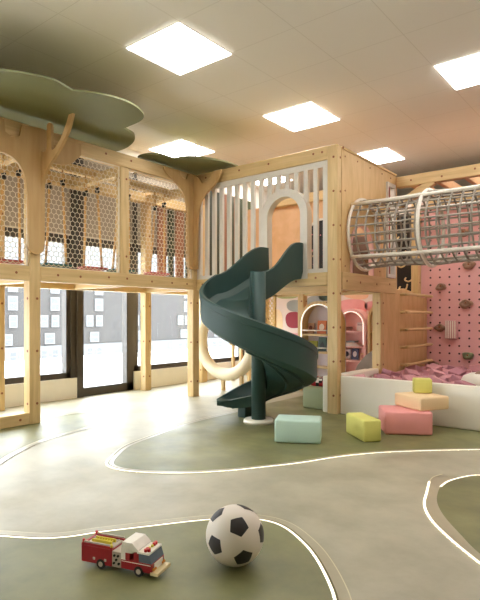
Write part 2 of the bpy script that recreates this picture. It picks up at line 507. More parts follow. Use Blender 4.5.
# ------------------------------------------------------------------ ceiling lights
LW = 0.59
def light(i, j, label):
    x0, y0 = -3.3594 + i * 1.808, 2.7354 + j * 1.843
    t = thing('ceiling_light', (x0 + 0.3, y0 + 0.305, CZ), label, 'ceiling light', 'square light panels in the ceiling')
    MB().box(x0 + 0.004, x0 + 0.596, y0 + 0.004, y0 + 0.606, CZ - 0.006, CZ + 0.0).build('frame', WHITEP, t)
    MB().box(x0 + 0.008, x0 + 0.592, y0 + 0.008, y0 + 0.602, CZ - 0.012, CZ - 0.005).build('diffuser', PANEL, t)
for (i, j, l) in ((0, 0, 'lit square ceiling panel nearest the big cloud-shaped canopy'),
                  (0, 1, 'lit square ceiling panel above the slatted wall'),
                  (0, 2, 'lit square ceiling panel partly cut off by the plywood wall top'),
                  (-1, 1, 'lit square ceiling panel above the small leaf canopy at the corner post'),
                  (-1, 2, 'lit square ceiling panel seen through the tops of the grey slats'),
                  (1, 1, 'lit square ceiling panel cut by the right edge of the photo'),
                  (1, 0, 'lit square ceiling panel overhead outside the photo near the ball'),
                  (1, 2, 'lit square ceiling panel above the pink climbing wall'),
                  (2, 1, 'lit square ceiling panel far right of the net tunnel'),  # out of view, added on the panel grid for its light
                  (2, 0, 'lit square ceiling panel overhead beside the right wall'),  # another unseen panel added to help light the room
                  (0, -1, 'lit square ceiling panel left of the viewer near the windows')):  # unseen, added to brighten the left floor and the canopies
    light(i, j, l)

# ------------------------------------------------------------------ timber helper
def timber(mb, x0, x1, y0, y1, z0, z1, bolts=(), mi=0):
    """A square-cut beam with its brown plugs; bolts: (face, a, b) in that face's two coordinates."""
    mb.rbox(x0, x1, y0, y1, z0, z1, 0.005, 1, mi)
    for f, a, b in bolts:
        r = 0.0115
        if f == '+x': mb.cyl((x1 - 0.004, a, b), (x1 + 0.0025, a, b), r, 10, 1)
        if f == '-y': mb.cyl((a, y0 + 0.004, b), (a, y0 - 0.0025, b), r, 10, 1)
    return mb

def zs(a, b, n): return [a + (b - a) * k / (n - 1) for k in range(n)]

# ------------------------------------------------------------------ netted gallery along the windows
GX0, GX1 = -4.45, -4.35
BX0, BX1 = -5.29, -5.19
gal = thing('climbing_gallery', (-4.8, 2.6, 0), 'two-storey pine gallery with rope nets along the windows', 'play structure')
def gpost(x0, x1, y0, y1, z0, z1, n=6, part='post', par=gal):
    b = []
    for z in zs(z0 + 0.18, z1 - 0.12, n):
        b += [('+x', (y0 + y1) / 2 + 0.018, z), ('-y', (x0 + x1) / 2 + 0.015, z)]
    return timber(MB(), x0, x1, y0, y1, z0, z1, b).build(part, [WZ, BOLT], par)
gpost(GX0, GX1, 2.485, 2.59, 0, 2.62)
gpost(GX0, GX1, 4.55, 4.655, 0, 2.62)
gpost(GX0 + 0.01, GX1 - 0.01, 3.49, 3.60, 1.39, 2.49, 2)
gpost(GX0, GX1, 0.45, 0.55, 0, 2.62)
for y in (0.45, 2.6, 4.55, 5.62):
    gpost(BX0, BX1, y, y + 0.10, 0, 2.55)
def beam_y(x0, x1, y0, y1, z0, z1, bl=(), part='beam', par=gal):
    b = [('+x', y, z0 + (z1 - z0) * t) for y, t in bl]
    return timber(MB(), x0, x1, y0, y1, z0, z1, b).build(part, [WY, BOLT], par)
def beam_x(x0, x1, y0, y1, z0, z1, bl=(), part='beam', par=gal):
    b = [('-y', x, z0 + (z1 - z0) * t) for x, t in bl]
    return timber(MB(), x0, x1, y0, y1, z0, z1, b).build(part, [WX, BOLT], par)
beam_y(GX0 + 0.003, GX1 + 0.005, 0.55, 2.485, 1.262, 1.392, [(2.36, 0.5), (1.5, 0.5)])
beam_y(GX0 + 0.003, GX1 + 0.005, 2.59, 4.55, 1.262, 1.392, [(2.76, .5), (3.0, .5), (3.33, .6), (3.56, .6), (3.9, .5), (4.2, .5), (4.44, .5)])
beam_y(GX0 + 0.003, GX1 - 0.003, 0.55, 2.485, 2.49, 2.625, [(1.9, .6)], 'rail')
beam_y(GX0 + 0.003, GX1 - 0.003, 2.59, 4.55, 2.49, 2.625, [(3.3, .6), (3.62, .6), (4.1, .6)], 'rail')
beam_y(GX0 + 0.003, GX1 - 0.003, 0.55, 2.485, 0.004, 0.105, [(2.40, .5), (1.6, .5)], 'rail')
beam_y(BX0, BX1, 0.55, 2.6, 1.25, 1.375); beam_y(BX0, BX1, 2.7, 4.55, 1.25, 1.375); beam_y(BX0, BX1, 4.65, 5.62, 1.25, 1.375)
beam_y(BX0, BX1, 0.55, 2.6, 2.40, 2.52, (), 'rail'); beam_y(BX0, BX1, 2.7, 4.55, 2.40, 2.52, (), 'rail'); beam_y(BX0, BX1, 4.65, 5.62, 2.40, 2.52, (), 'rail')
for y in (0.46, 2.5, 3.5, 4.56):
    beam_x(BX1, GX0, y, y + 0.09, 2.40, 2.50)
    beam_x(BX1, GX0, y, y + 0.09, 1.255, 1.345)
beam_y(-4.87, -4.80, 0.55, 4.6, 2.44, 2.53)
MB().box(BX0 + 0.02, GX0 + 0.003, 0.5, 5.7, 1.345, 1.375).build('deck', DECK, gal)

def hexnet(y0, y1, z0, z1, x, cell=0.05, r=0.003):
    mb = MB(); s = cell / math.sqrt(3); seen = set()
    rows = int((z1 - z0) / (1.5 * s)) + 2; colsn = int((y1 - y0) / cell) + 2
    for j in range(rows):
        for i in range(colsn):
            cy = y0 + i * cell + (cell / 2 if j % 2 else 0); cz = z0 + j * 1.5 * s
            P = [(cy + s * math.sin(k * PI / 3), cz + s * math.cos(k * PI / 3)) for k in range(6)]
            for k in range(6):
                a, b = P[k], P[(k + 1) % 6]
                key = tuple(sorted(((round(a[0], 3), round(a[1], 3)), (round(b[0], 3), round(b[1], 3)))))
                if key in seen: continue
                seen.add(key)
                if not all(y0 <= p[0] <= y1 and z0 <= p[1] <= z1 for p in (a, b)): continue
                mb.tube([(x, a[0], a[1]), (x, b[0], b[1])], r, 4, cap=False)
    mb.box(x - 0.006, x + 0.006, y0 - 0.004, y0 + 0.008, z0, z1).box(x - 0.006, x + 0.006, y1 - 0.008, y1 + 0.004, z0, z1)
    mb.box(x - 0.006, x + 0.006, y0, y1, z0 - 0.004, z0 + 0.006).box(x - 0.006, x + 0.006, y0, y1, z1 - 0.006, z1 + 0.004)
    return mb.build('rope_net', ROPE, gal)
for (y0, y1) in ((1.35, 2.485), (2.592, 3.488), (3.602, 4.548)):
    hexnet(y0, y1, 1.394, 2.489, -4.385)

# plywood tree on the left post: flat branches on the wall, a fin reaching out
tree = [(2.535 + p[0], p[1]) for p in arc(0, 1.575, 0.078, 180, 360, 10)]
right = spline([(2.613, 2.0, 0), (2.617, 2.20, 0), (2.64, 2.30, 0), (2.69, 2.335, 0), (2.80, 2.342, 0), (2.88, 2.37, 0), (2.945, 2.43, 0), (2.99, 2.475, 0)], 4)
left = spline([(2.0, 2.60, 0), (2.03, 2.48, 0), (2.10, 2.40, 0), (2.16, 2.325, 0), (2.26, 2.318, 0), (2.354, 2.271, 0), (2.42, 2.17, 0), (2.452, 2.0, 0)], 4)
top = [(2.99, 2.58), (2.78, 2.58), (2.77, 2.53), (2.74, 2.50), (2.70, 2.50), (2.675, 2.54), (2.67, 2.60), (2.58, 2.615), (2.42, 2.60)]
ol = tree + [(p.x, p.y) for p in right] + top + [(2.40, 2.60), (2.38, 2.50), (2.30, 2.47), (2.25, 2.50), (2.24, 2.60)] + [(p.x, p.y) for p in left]
tr = MB().prism(ol, FX(GX1 + 0.006), 0, 0.024).build('tree_cutout', PLYT, gal)
outer = spline([(-4.326, 1.6, 0), (-4.322, 2.0, 0), (-4.30, 2.13, 0), (-4.235, 2.245, 0), (-4.12, 2.325, 0), (-4.00, 2.42, 0), (-3.915, 2.51, 0), (-3.87, 2.59, 0), (-3.85, 2.64, 0)], 5)
inner = spline([(-3.905, 2.64, 0), (-3.945, 2.57, 0), (-4.03, 2.46, 0), (-4.14, 2.39, 0), (-4.17, 2.45, 0), (-4.175, 2.62, 0), (-4.235, 2.62, 0), (-4.24, 2.42, 0), (-4.28, 2.40, 0), (-4.326, 2.42, 0)], 3)
MB().prism([(p.x, p.y) for p in outer] + [(p.x, p.y) for p in inner], FY(2.58), 0, 0.026).build('branch_fin', PLYT, gal)
# corner post: a branch plate on each of its two faces
a1 = [(4.585 - 0.085 + 0.0, 1.60)]
ol = [(4.655, 1.58), (4.64, 1.53), (4.59, 1.50), (4.52, 1.50), (4.455, 1.53), (4.445, 1.60)] + [(p.x, p.y) for p in spline([(4.437, 2.0, 0), (4.43, 2.15, 0), (4.40, 2.28, 0), (4.34, 2.38, 0), (4.26, 2.45, 0), (4.17, 2.50, 0), (4.10, 2.54, 0), (4.06, 2.59, 0)], 4)] + [(4.06, 2.605), (4.30, 2.605), (4.31, 2.56), (4.36, 2.53), (4.42, 2.54), (4.44, 2.605), (4.655, 2.615)]
MB().prism(ol, FX(GX1 + 0.006), 0, 0.022).build('tree_cutout', PLYT, gal)
ol = [(-4.45, 1.62), (-4.44, 1.55), (-4.40, 1.51), (-4.33, 1.51), (-4.285, 1.56), (-4.28, 1.64)] + [(p.x, p.y) for p in spline([(-4.262, 2.0, 0), (-4.25, 2.12, 0), (-4.216, 2.244, 0), (-4.15, 2.34, 0), (-4.06, 2.40, 0), (-3.985, 2.45, 0), (-3.93, 2.52, 0), (-3.895, 2.58, 0)], 4)] + [(-3.895, 2.60), (-4.02, 2.60), (-4.05, 2.53), (-4.12, 2.49), (-4.20, 2.50), (-4.22, 2.545), (-4.30, 2.60), (-4.45, 2.61)]
MB().prism(ol, FY(4.522), 0, 0.022).build('tree_cutout', PLYT, gal)

# tall boards, terracotta and dark olive by turns, on the window side
y = 4.82; k = 0
while y < 5.6:
    wd = (0.14, 0.09)[k % 2]
    MB().box(BX0 + 0.02, BX0 + 0.05, y, y + wd, 1.40, 2.40).build('upright_board', (STRO, STRG)[k % 2], gal)
    y += wd + 0.05; k += 1
brd = thing('board_screen', (-5.24, 6.3, 0), 'tall screen of dark olive and terracotta boards behind the grey slats', 'screen')
y = 5.76; k = 0
MB().box(-5.30, -5.26, 5.74, 6.84, 0.90, 0.98).box(-5.30, -5.26, 5.74, 6.84, 2.74, 2.80).box(-5.30, -5.26, 5.74, 5.80, 0, 2.80).box(-5.30, -5.26, 6.78, 6.84, 0, 2.80).build('frame', PLYO, brd)
while y < 6.78:
    wd = (0.17, 0.05)[k % 2]
    MB().box(-5.26, -5.235, y, y + wd, 0.98, 2.80).build('upright_board', (STRG, STRO)[k % 2], brd)
    y += wd + 0.004; k += 1

# ------------------------------------------------------------------ rope swings in the gallery
def swing(px, m, label, tilt):
    x = -4.80
    y = -x / -math.tan(math.atan((px - 240) / 532) - YAW)
    t = thing('rope_swing', (x, y, 1.45), label, 'swing', 'rope swings behind the nets')
    MB().rbox(x - 0.08, x + 0.08, y - 0.15, y + 0.15, 1.448, 1.478, 0.014, 2).build('seat', m, t)
    for s in (-1, 1):
        yb, yt = y + s * 0.115, y + s * 0.075 + tilt
        zt_ = 2.27 + 0.03 * s
        r_ = MB().tube([(x, yb, 1.475), (x, yb * 0.5 + yt * 0.5 + 0.004, 1.85), (x, yt, zt_)], 0.0125, 8)
        r_.tube([(x, yt, zt_), (x, yt - 0.012, zt_ + 0.08), (x, yt, 2.445)], 0.006, 6)
        r_.tube([(x, yt, zt_), (x, yt + 0.016, zt_ + 0.08), (x, yt, 2.445)], 0.006, 6)
        ro = r_.build('rope', STICK, t)
        MB().sphere((x, yt, zt_), 0.026, 0, 2, (1, 1, 0.9)).cyl((x - 0.028, yt, zt_ + 0.03), (x + 0.028, yt, zt_ + 0.03), 0.013, 8).build('clamp', BLACK, ro)
swing(8, SEATR, 'brick-red rope swing left of the plywood tree post', 0.03)
swing(56, SEATT, 'teal rope swing just right of the plywood tree post', 0.0)
swing(93, SEATR, 'brick-red rope swing in the middle net bay', -0.02)
swing(121, SEATT, 'teal rope swing passing behind the post between the net bays', 0.03)
swing(157, SEATP, 'rose rope swing nearest the corner post', 0.04)

# ------------------------------------------------------------------ slatted play house
HX0, HX1 = -4.35, -2.48
YS = 4.60
YH = 6.03
house = thing('play_house', (-3.4, 5.3, 0), 'two-storey pine play house with grey slatted front behind the slide', 'play structure')
def hpost(x0, x1, y0, y1, z0, z1, n=7): return gpost(x0, x1, y0, y1, z0, z1, n, 'post', house)
hpost(-2.59, HX1, YS, YS + 0.085, 0, 2.62, 8)
hpost(-2.58, HX1, 5.60, 5.70, 0, 1.22, 5)
hpost(-3.83, -3.74, YH - 0.02, YH + 0.08, 0, 1.27, 4)
hpost(-4.45, -4.36, YH - 0.02, YH + 0.08, 0, 2.5, 4)
hb = lambda *a, **k: beam_x(*a, par=house, **k)
hb(HX0 + 0.002, -2.592, YS, YS + 0.09, 1.255, 1.385, [(-4.25, .55), (-3.75, .55), (-2.72, .6), (-2.95, .4)])
hb(HX0 + 0.002, -2.592, YS + 0.005, YS + 0.09, 2.49, 2.625, [(-4.2, .6), (-4.1, .6), (-3.7, .6), (-3.3, .6), (-2.75, .6), (-2.65, .6)], part='rail')
hb(HX0, -2.6, 4.95, 5.04, 1.20, 1.29); hb(HX0, -2.6, YH, YH + 0.08, 1.22, 1.33)
hb(HX0, -2.6, YH, YH + 0.09, 2.46, 2.58, part='rail')
beam_y(-2.58, HX1, YS + 0.112, YH, 1.215, 1.39, [(4.8, .5), (5.1, .5), (5.5, .5), (5.85, .6)], 'beam', house)
beam_y(-4.44, -4.36, YS + 0.06, YH, 1.255, 1.35, (), 'beam', house)
MB().box(HX0, -2.58, YS + 0.09, YH - 0.01, 1.335, 1.375).build('deck', DECK, house)
# grey slatted panel with the arched way out to the slide
AX, AZ, RI, RO = -3.10, 1.985, 0.205, 0.288
sl = MB()
y0, y1 = YS + 0.012, YS + 0.052
F0, F1 = -4.345, -2.595
sl.box(F0, F1, y0, y1, 2.425, 2.485).box(F0, AX - RO, y0, y1, 1.385, 1.425).box(AX + RO, F1, y0, y1, 1.385, 1.425)
sl.box(F0, F0 + 0.055, y0, y1, 1.425, 2.425).box(F1 - 0.05, F1, y0, y1, 1.425, 2.425)
n = 15; gap = (F1 - F0) / n
for k in range(1, n):
    x = F0 + 0.03 + k * (F1 - F0 - 0.055) / n
    zb = 1.425
    if abs(x - AX) < RO - 0.01: zb = AZ + math.sqrt(max(0, RO ** 2 - (x - AX) ** 2)) - 0.02
    elif abs(x - AX) < RO + 0.022: continue
    sl.box(x - 0.024, x + 0.024, y0 + 0.004, y1 - 0.004, zb, 2.425)
sl.build('slat_panel', GREYF, house)
ol = [(AX + RO, 1.33)] + arc(AX, AZ, RO, 0, 180, 24) + [(AX - RO, 1.33), (AX - RI, 1.33)] + arc(AX, AZ, RI, 180, 0, 24) + [(AX + RI, 1.33)]
MB().prism(ol, FY(YS - 0.012), 0, 0.09).build('arch_frame', GREYF, house)
# plywood flank with an arched doorway into the net tunnel and a narrow framed slot
DY, DZ, DR = 5.15, 1.655, 0.265
ol = [(YS + 0.112, 1.392), (DY - DR, 1.392), (DY - DR, 1.50)] + [(DY - DR, DZ)] + arc(DY, DZ, DR, 180, 0, 18) + [(DY + DR, 1.50), (DY + DR, 1.392), (5.77, 1.392), (5.77, 2.485), (6.0, 2.485), (6.0, 1.392), (YH + 0.02, 1.392), (YH + 0.02, 2.60), (YS + 0.112, 2.60)]
MB().prism(ol, FX(HX1 - 0.035), 0, 0.025).build('side_panel', PLY, house)
PINKRIM = mat('pink_rim', (236, 190, 186), 0.5, 0.03)
ol = [(DY - DR, 1.392)] + arc(DY, DZ, DR, 180, 0, 18) + [(DY + DR, 1.392), (DY + DR - 0.028, 1.392)] + arc(DY, DZ, DR - 0.028, 0, 180, 18) + [(DY - DR + 0.028, 1.392)]
MB().prism(ol, FX(HX1 - 0.045), 0, 0.05).build('arch_rim', PINKRIM, house)
sm = MB().box(HX1 - 0.04, HX1 + 0.012, 5.772, 5.80, 1.395, 2.483).box(HX1 - 0.04, HX1 + 0.012, 5.965, 5.998, 1.395, 2.483).box(HX1 - 0.04, HX1 + 0.012, 5.80, 5.965, 2.44, 2.483).box(HX1 - 0.04, HX1 + 0.012, 5.80, 5.965, 1.395, 1.435)
sm.build('slot_frame', GREYF, house)
MB().box(HX1 - 0.03, HX1 - 0.012, 5.868, 5.885, 1.435, 2.44).build('slot_bar', mat('slot_red', (140, 48, 50), 0.5), house)
beam_y(HX1 - 0.036, HX1 + 0.004, YS + 0.112, YH + 0.02, 2.60, 2.625, [(4.72, .5)], 'rail', house)
bo = MB()
for (yy, zz) in ((4.78, 2.54), (4.78, 2.2), (4.78, 1.45), (5.05, 2.55), (5.35, 2.55), (5.66, 2.55), (5.9, 2.55), (5.6, 1.45), (5.62, 1.9), (5.62, 2.25)):
    bo.cyl((HX1 - 0.014, yy, zz), (HX1 - 0.0065, yy, zz), 0.009, 10)
o = bo.build('plug', BOLT, house); o['kind'] = 'stuff'
# rear plywood wall of the upper room, with an arched dark picture on it
MB().box(-4.78, HX1 - 0.04, YH + 0.082, YH + 0.10, 1.335, 2.50).build('rear_panel', PLYO, house)
DARK = mat('dark_picture', (26, 22, 24), 0.6, 0.5, 20)
DOTS = [mat('dot_%s' % n, c, 0.6) for n, c in (('red', (180, 60, 66)), ('rose', (210, 130, 140)), ('sand', (200, 170, 130)))]
pa = MB()
px_, pz_ = -3.46, 1.97
pa.prism([(px_ - 0.22, 1.38)] + arc(px_, pz_, 0.22, 180, 0, 16) + [(px_ + 0.22, 1.38)], FY(YH - 0.014), 0, 0.095, 0)
for k in range(30):
    a, b = random.uniform(-0.17, 0.17), random.uniform(-0.5, 0.14)
    pa.prism(arc(px_ + a, pz_ + b, random.uniform(0.008, 0.018), 0, 330, 8), FY(YH - 0.018), 0, 0.005, 1 + k % 3)
pi = pa.build('arched_picture', [DARK] + DOTS, house)
MB().prism([(px_ - 0.245, 1.38)] + arc(px_, pz_, 0.245, 180, 0, 16) + [(px_ + 0.245, 1.38), (px_ + 0.22, 1.38)] + arc(px_, pz_, 0.22, 0, 180, 16) + [(px_ - 0.22, 1.38)], FY(YH - 0.024), 0, 0.022).build('picture_rim', GREYF, pi)
# lower plywood flank behind the ball pit
ol = [(5.70, 0.0), (7.10, 0.0), (7.10, 1.19), (6.75, 1.20), (6.55, 1.26), (6.3, 1.29), (5.70, 1.215)]
MB().prism(ol, FX(HX1 - 0.06), 0, 0.05).build('lower_panel', PLY, house)
timber(MB(), -2.66, -2.56, 6.98, 7.08, 0, 2.50, [('+x', 7.03, 1.4), ('+x', 7.03, 1.9)]).build('post', [WZ, BOLT], house)
MB().box(HX1 - 0.10, HX1 - 0.012, YH + 0.02, YH + 0.06, 1.2, 2.59).build('side_post', PLY, house)
# diamond rope net under the deck
dn = MB()
for k in range(-8, 14):
    for s in (1, -1):
        xa_ = -4.42 + k * 0.055
        p = []
        for t in range(0, 22):
            x = xa_ + s * t * 0.0275; z = 0.55 + t * 0.034
            if -4.40 <= x <= -4.16 and z <= 1.24: p.append((x, 5.94, z))
        if len(p) > 1: dn.tube([p[0], p[-1]], 0.0065, 5)
dn.box(-4.165, -4.135, 5.925, 5.955, 0.5, 1.25).box(-4.42, -4.135, 5.925, 5.955, 0.5, 0.53).box(-4.42, -4.135, 5.925, 5.955, 1.22, 1.25)
dn.build('diamond_net', mat('straw_rope', (216, 182, 118), 0.8, 0.15, 40), house)

# ------------------------------------------------------------------ spiral slide
SC_ = Vector((-2.85, 3.824))
slide = thing('spiral_slide', (SC_.x, SC_.y, 0), 'dark green spiral slide curling down from the grey arch', 'slide')
MB().lathe([(0, 0), (0.135, 0), (0.135, 0.022), (0.125, 0.032), (0, 0.032)], (SC_.x, SC_.y, 0.002), 40).build('base_flange', WHITEP, slide)
MB().cyl((SC_.x, SC_.y, 0.03), (SC_.x, SC_.y, 1.345), 0.064, 32).build('pole', GREEN, slide)
ST = []   # stations: (origin, radial unit, ri, ro, z floor, inner wall height, outer wall height)
def smooth(t): t = max(0, min(1, t)); return t * t * (3 - 2 * t)
YE0 = YS - 0.016
for k in range(13):                                  # straight way out of the arch
    t = k / 12
    y = YE0 + (SC_.y - YE0) * t
    zf = 1.375 - 0.27 * smooth(t * 0.98) - 0.0 * t
    rim_i = 1.69 - (1.69 - 1.36) * smooth((t - 0.10) / 0.72)
    rim_o = 1.675 - (1.675 - 1.345) * smooth((t - 0.12) / 0.9)
    ro = 0.460 + 0.062 * smooth(t)
    ri = 0.008 + 0.052 * smooth((t - 0.55) / 0.45)
    ST.append((Vector((SC_.x, y)), Vector((-1, 0)), ri, ro, zf, rim_i - zf, rim_o - zf))
TH0, TH1 = 180.0, 492.0
NS = 78
for k in range(1, NS + 1):
    th = TH0 + (TH1 - TH0) * k / NS
    u = (th - TH0)
    zf = 1.105 - 0.0034 * u + 0.0011 * max(0, u - 195) * 1.0
    rim = 1.345 - 0.00405 * min(u, 40) - 0.00315 * max(0, u - 40)
    ho = rim - zf
    end = smooth((th - 450) / 60)
    hi = 0.255 - 0.175 * smooth(u / 60.0)
    ST.append((SC_.copy(), Vector((math.cos(R(th)), math.sin(R(th)))), 0.06, 0.522 - 0.02 * end, zf, hi, ho))
thE = R(TH1); rad = Vector((math.cos(thE), math.sin(thE))); tan = Vector((-math.sin(thE), math.cos(thE)))
zE = ST[-1][4]; hoE = ST[-1][6]
for k in range(1, 9):                                # run-out lip
    t = k / 8
    ri = 0.06 + 0.08 * t; ro = ST[96 - 6][3] - 0.12 * t
    ST.append((SC_ + tan * 0.37 * t, rad, ri, ro, zE - 0.03 * t, 0.07 - 0.06 * t, hoE + (0.008 - hoE) * (t ** 1.25)))
def section(o, d, ri, ro, zf, hi, ho):
    th = 0.028 if ho > 0.06 else 0.012 + 0.016 * ho / 0.06
    bt = 1.0 if ho > 0.06 else max(0.35, ho / 0.06)
    def P(r, z): return Vector((o.x + d.x * r, o.y + d.y * r, z))
    m = (ri + ro) / 2; w2 = ro - ri
    L = [P(ri, zf + hi), P(ri, zf + 0.03), P(ri + 0.02, zf - 0.045 * bt), P(ri + w2 * .35, zf - 0.058 * bt), P(ri + w2 * .7, zf - 0.055 * bt), P(ro - 0.05, zf - 0.045 * bt), P(ro - 0.006, zf - 0.015 * bt), P(ro, zf + min(0.03, ho * .5)),
         P(ro, zf + max(ho - 0.06, min(0.035, ho * .6))), P(ro + 0.008, zf + max(ho - 0.055, min(0.037, ho * .7))), P(ro + 0.008, zf + ho - min(0.006, ho * .2)), P(ro - 0.004, zf + ho + 0.004), P(ro - th, zf + ho),
         P(ro - th - 0.006, zf + 0.06 * min(1, ho / 0.1)), P(ro - th - 0.05, zf + 0.008), P(m, zf - 0.012), P(ri + th + 0.04, zf + 0.004), P(ri + th, zf + min(0.05, hi * .6)), P(ri + th, zf + hi)]
    return L
sb = MB(); rings = [[sb.bm.verts.new(p) for p in section(*s)] for s in ST]
for a, b in zip(rings, rings[1:]):
    for k in range(len(a)):
        f = sb.bm.faces.new([a[k], a[(k + 1) % len(a)], b[(k + 1) % len(a)], b[k]]); f.smooth = True
sb.bm.faces.new(rings[0]); sb.bm.faces.new(rings[-1][::-1])
ch = sb.build('chute', GREEN, slide)
es = ch.modifiers.new('edges', 'EDGE_SPLIT'); es.split_angle = R(38)
# moulded stiffening ribs under the chute
rb = MB()
for k in range(2):
    path = []
    for s in ST[40:96]:
        o, d, ri, ro, zf = s[:5]
        r = ri + (ro - ri) * (0.42 + 0.32 * k)
        path.append((o.x + d.x * r, o.y + d.y * r, zf - 0.058))
    rb.tube(path, 0.014, 8)
rb.build('underside_rib', GREEN, slide)
for k in (4,):
    px2 = SC_ + tan * 0.10 + rad * 0.26
    MB().rbox(px2.x - 0.05, px2.x + 0.05, px2.y - 0.06, px2.y + 0.06, 0.003, zE - 0.045, 0.012).build('exit_foot', GREEN, slide)

# ------------------------------------------------------------------ cloud and leaf canopies under the ceiling
def canopy(pts, z, th, label, rods):
    cx = sum(p[0] for p in pts) / len(pts); cy = sum(p[1] for p in pts) / len(pts)
    t = thing('cloud_canopy', (cx, cy, z), label, 'ceiling canopy', 'olive canopies under the ceiling')
    MB().prism(pts, FZ(z), 0, 0.016).build('panel', OLIVE, t)
    for x, y in rods:
        MB().cyl((x, y, z + 0.014), (x, y, CZ), 0.006, 8).build('hanger', GREYF, t)
def lobes(segs, n=8):
    out = []
    for s in segs:
        out += [(p.x, p.y) for p in spline([(a, b, 0) for a, b in s], n)][:-1]
    return out
big = lobes([[(-4.25, 1.30), (-3.98, 1.50), (-3.74, 1.88), (-3.58, 2.19), (-3.625, 2.43)],
             [(-3.625, 2.43), (-3.51, 2.61), (-3.463, 2.84), (-3.53, 3.05), (-3.675, 3.18), (-3.97, 3.22)],
             [(-3.97, 3.22), (-4.04, 3.40), (-4.25, 3.55), (-4.55, 3.62), (-4.88, 3.50)],
             [(-4.88, 3.50), (-5.08, 3.2), (-5.10, 2.9), (-5.02, 2.55)], [(-5.02, 2.55), (-5.12, 2.2), (-5.0, 1.75), (-4.7, 1.6)], [(-4.7, 1.6), (-4.6, 1.4), (-4.45, 1.3), (-4.25, 1.30)]])
canopy(big, 2.715, 0.03, 'large olive cloud-shaped canopy above the plywood tree', [(-4.75, 2.2), (-4.75, 3.0)])
small = lobes([[(-4.62, 3.98), (-4.46, 3.80), (-4.30, 3.78), (-4.19, 3.88), (-4.19, 4.08)],
               [(-4.19, 4.08), (-4.02, 4.12), (-3.89, 4.30), (-3.82, 4.56), (-3.84, 4.80)],
               [(-3.84, 4.80), (-4.0, 4.98), (-4.25, 5.02), (-4.5, 4.95)], [(-4.5, 4.95), (-4.72, 4.85), (-4.84, 4.6), (-4.8, 4.3)], [(-4.8, 4.3), (-4.78, 4.1), (-4.72, 4.02), (-4.62, 3.98)]])
canopy(small, 2.665, 0.03, 'small olive leaf-shaped canopy above the corner post', [(-4.5, 4.75)])

# ------------------------------------------------------------------ net tunnel
TY, TZ, TR = 5.15, 1.80, 0.365
X0, X1 = HX1 + 0.004, 0.62
tun = thing('net_tunnel', (X0, TY, TZ), 'horizontal rope-net crawl tunnel with white hoops at right', 'tunnel')
def circ(x, r, n=40): return [(x, TY + r * math.cos(2 * PI * k / n), TZ + r * math.sin(2 * PI * k / n)) for k in range(n)]
for x in (X0 + 0.016, -1.765, -1.02, -0.27, 0.48):
    MB().tube(circ(x, TR), 0.017, 10, closed=True).build('hoop', TUBEW, tun)
for a in (132, 222, 42, 312):
    yy, zz = TY + (TR + 0.012) * math.cos(R(a)), TZ + (TR + 0.012) * math.sin(R(a))
    MB().tube([(X0, yy, zz), (X0 + 0.8, yy, zz - 0.004), (X0 + 1.6, yy, zz), (X1, yy, zz)], 0.017, 10).build('rail', TUBEW, tun)
nb = MB()
nl = 24
def rr(x):
    k = (x - X0) / 0.745; k -= math.floor(k)
    return TR - 0.012 - 0.02 * math.sin(PI * k)
for k in range(nl):
    a = 2 * PI * (k + 0.5) / nl
    nb.tube([(X0 + (X1 - X0) * t / 24, TY + rr(X0 + (X1 - X0) * t / 24) * math.cos(a), TZ + rr(X0 + (X1 - X0) * t / 24) * math.sin(a)) for t in range(25)], 0.0098, 6)
x = X0 + 0.09
while x < X1:
    nb.tube(circ(x, rr(x), 28), 0.0098, 6, closed=True); x += 0.098
nb.build('netting', ROPEG, tun)

# ------------------------------------------------------------------ overhead timber frame at right
per = thing('overhead_frame', (-1.5, YH, 2.5), 'open pine roof frame with joists above the net tunnel', 'timber frame')
hb2 = lambda *a, **k: beam_x(*a, par=per, **k)
hb2(HX1 + 0.003, 2.2, YH, YH + 0.09, 2.462, 2.585, [(-2.3, .5), (-1.95, .4), (-1.6, .6)])
hb2(HX1 + 0.003, 2.2, YB - 0.12, YB - 0.025, 2.40, 2.52)
for x in (-2.35, -2.05, -1.75, -1.45, -1.15, -0.85, -0.4, 0.1, 0.6, 1.1, 1.6):
    timber(MB(), x, x + 0.05, YH + 0.09, YB - 0.12, 2.47, 2.585).build('joist', [PLYO, BOLT], per)
timber(MB(), 2.1, 2.2, YH, YH + 0.09, 0, 2.46).build('post', [WZ, BOLT], per)
Mx = Matrix.Translation((-2.245, YH + 0.045, 2.375)) @ Matrix.Rotation(R(-29), 4, 'Y')
MB().rbox(-0.25, 0.22, -0.04, 0.04, -0.042, 0.042, 0.005, 1, 0, Mx).build('brace', WX, per)

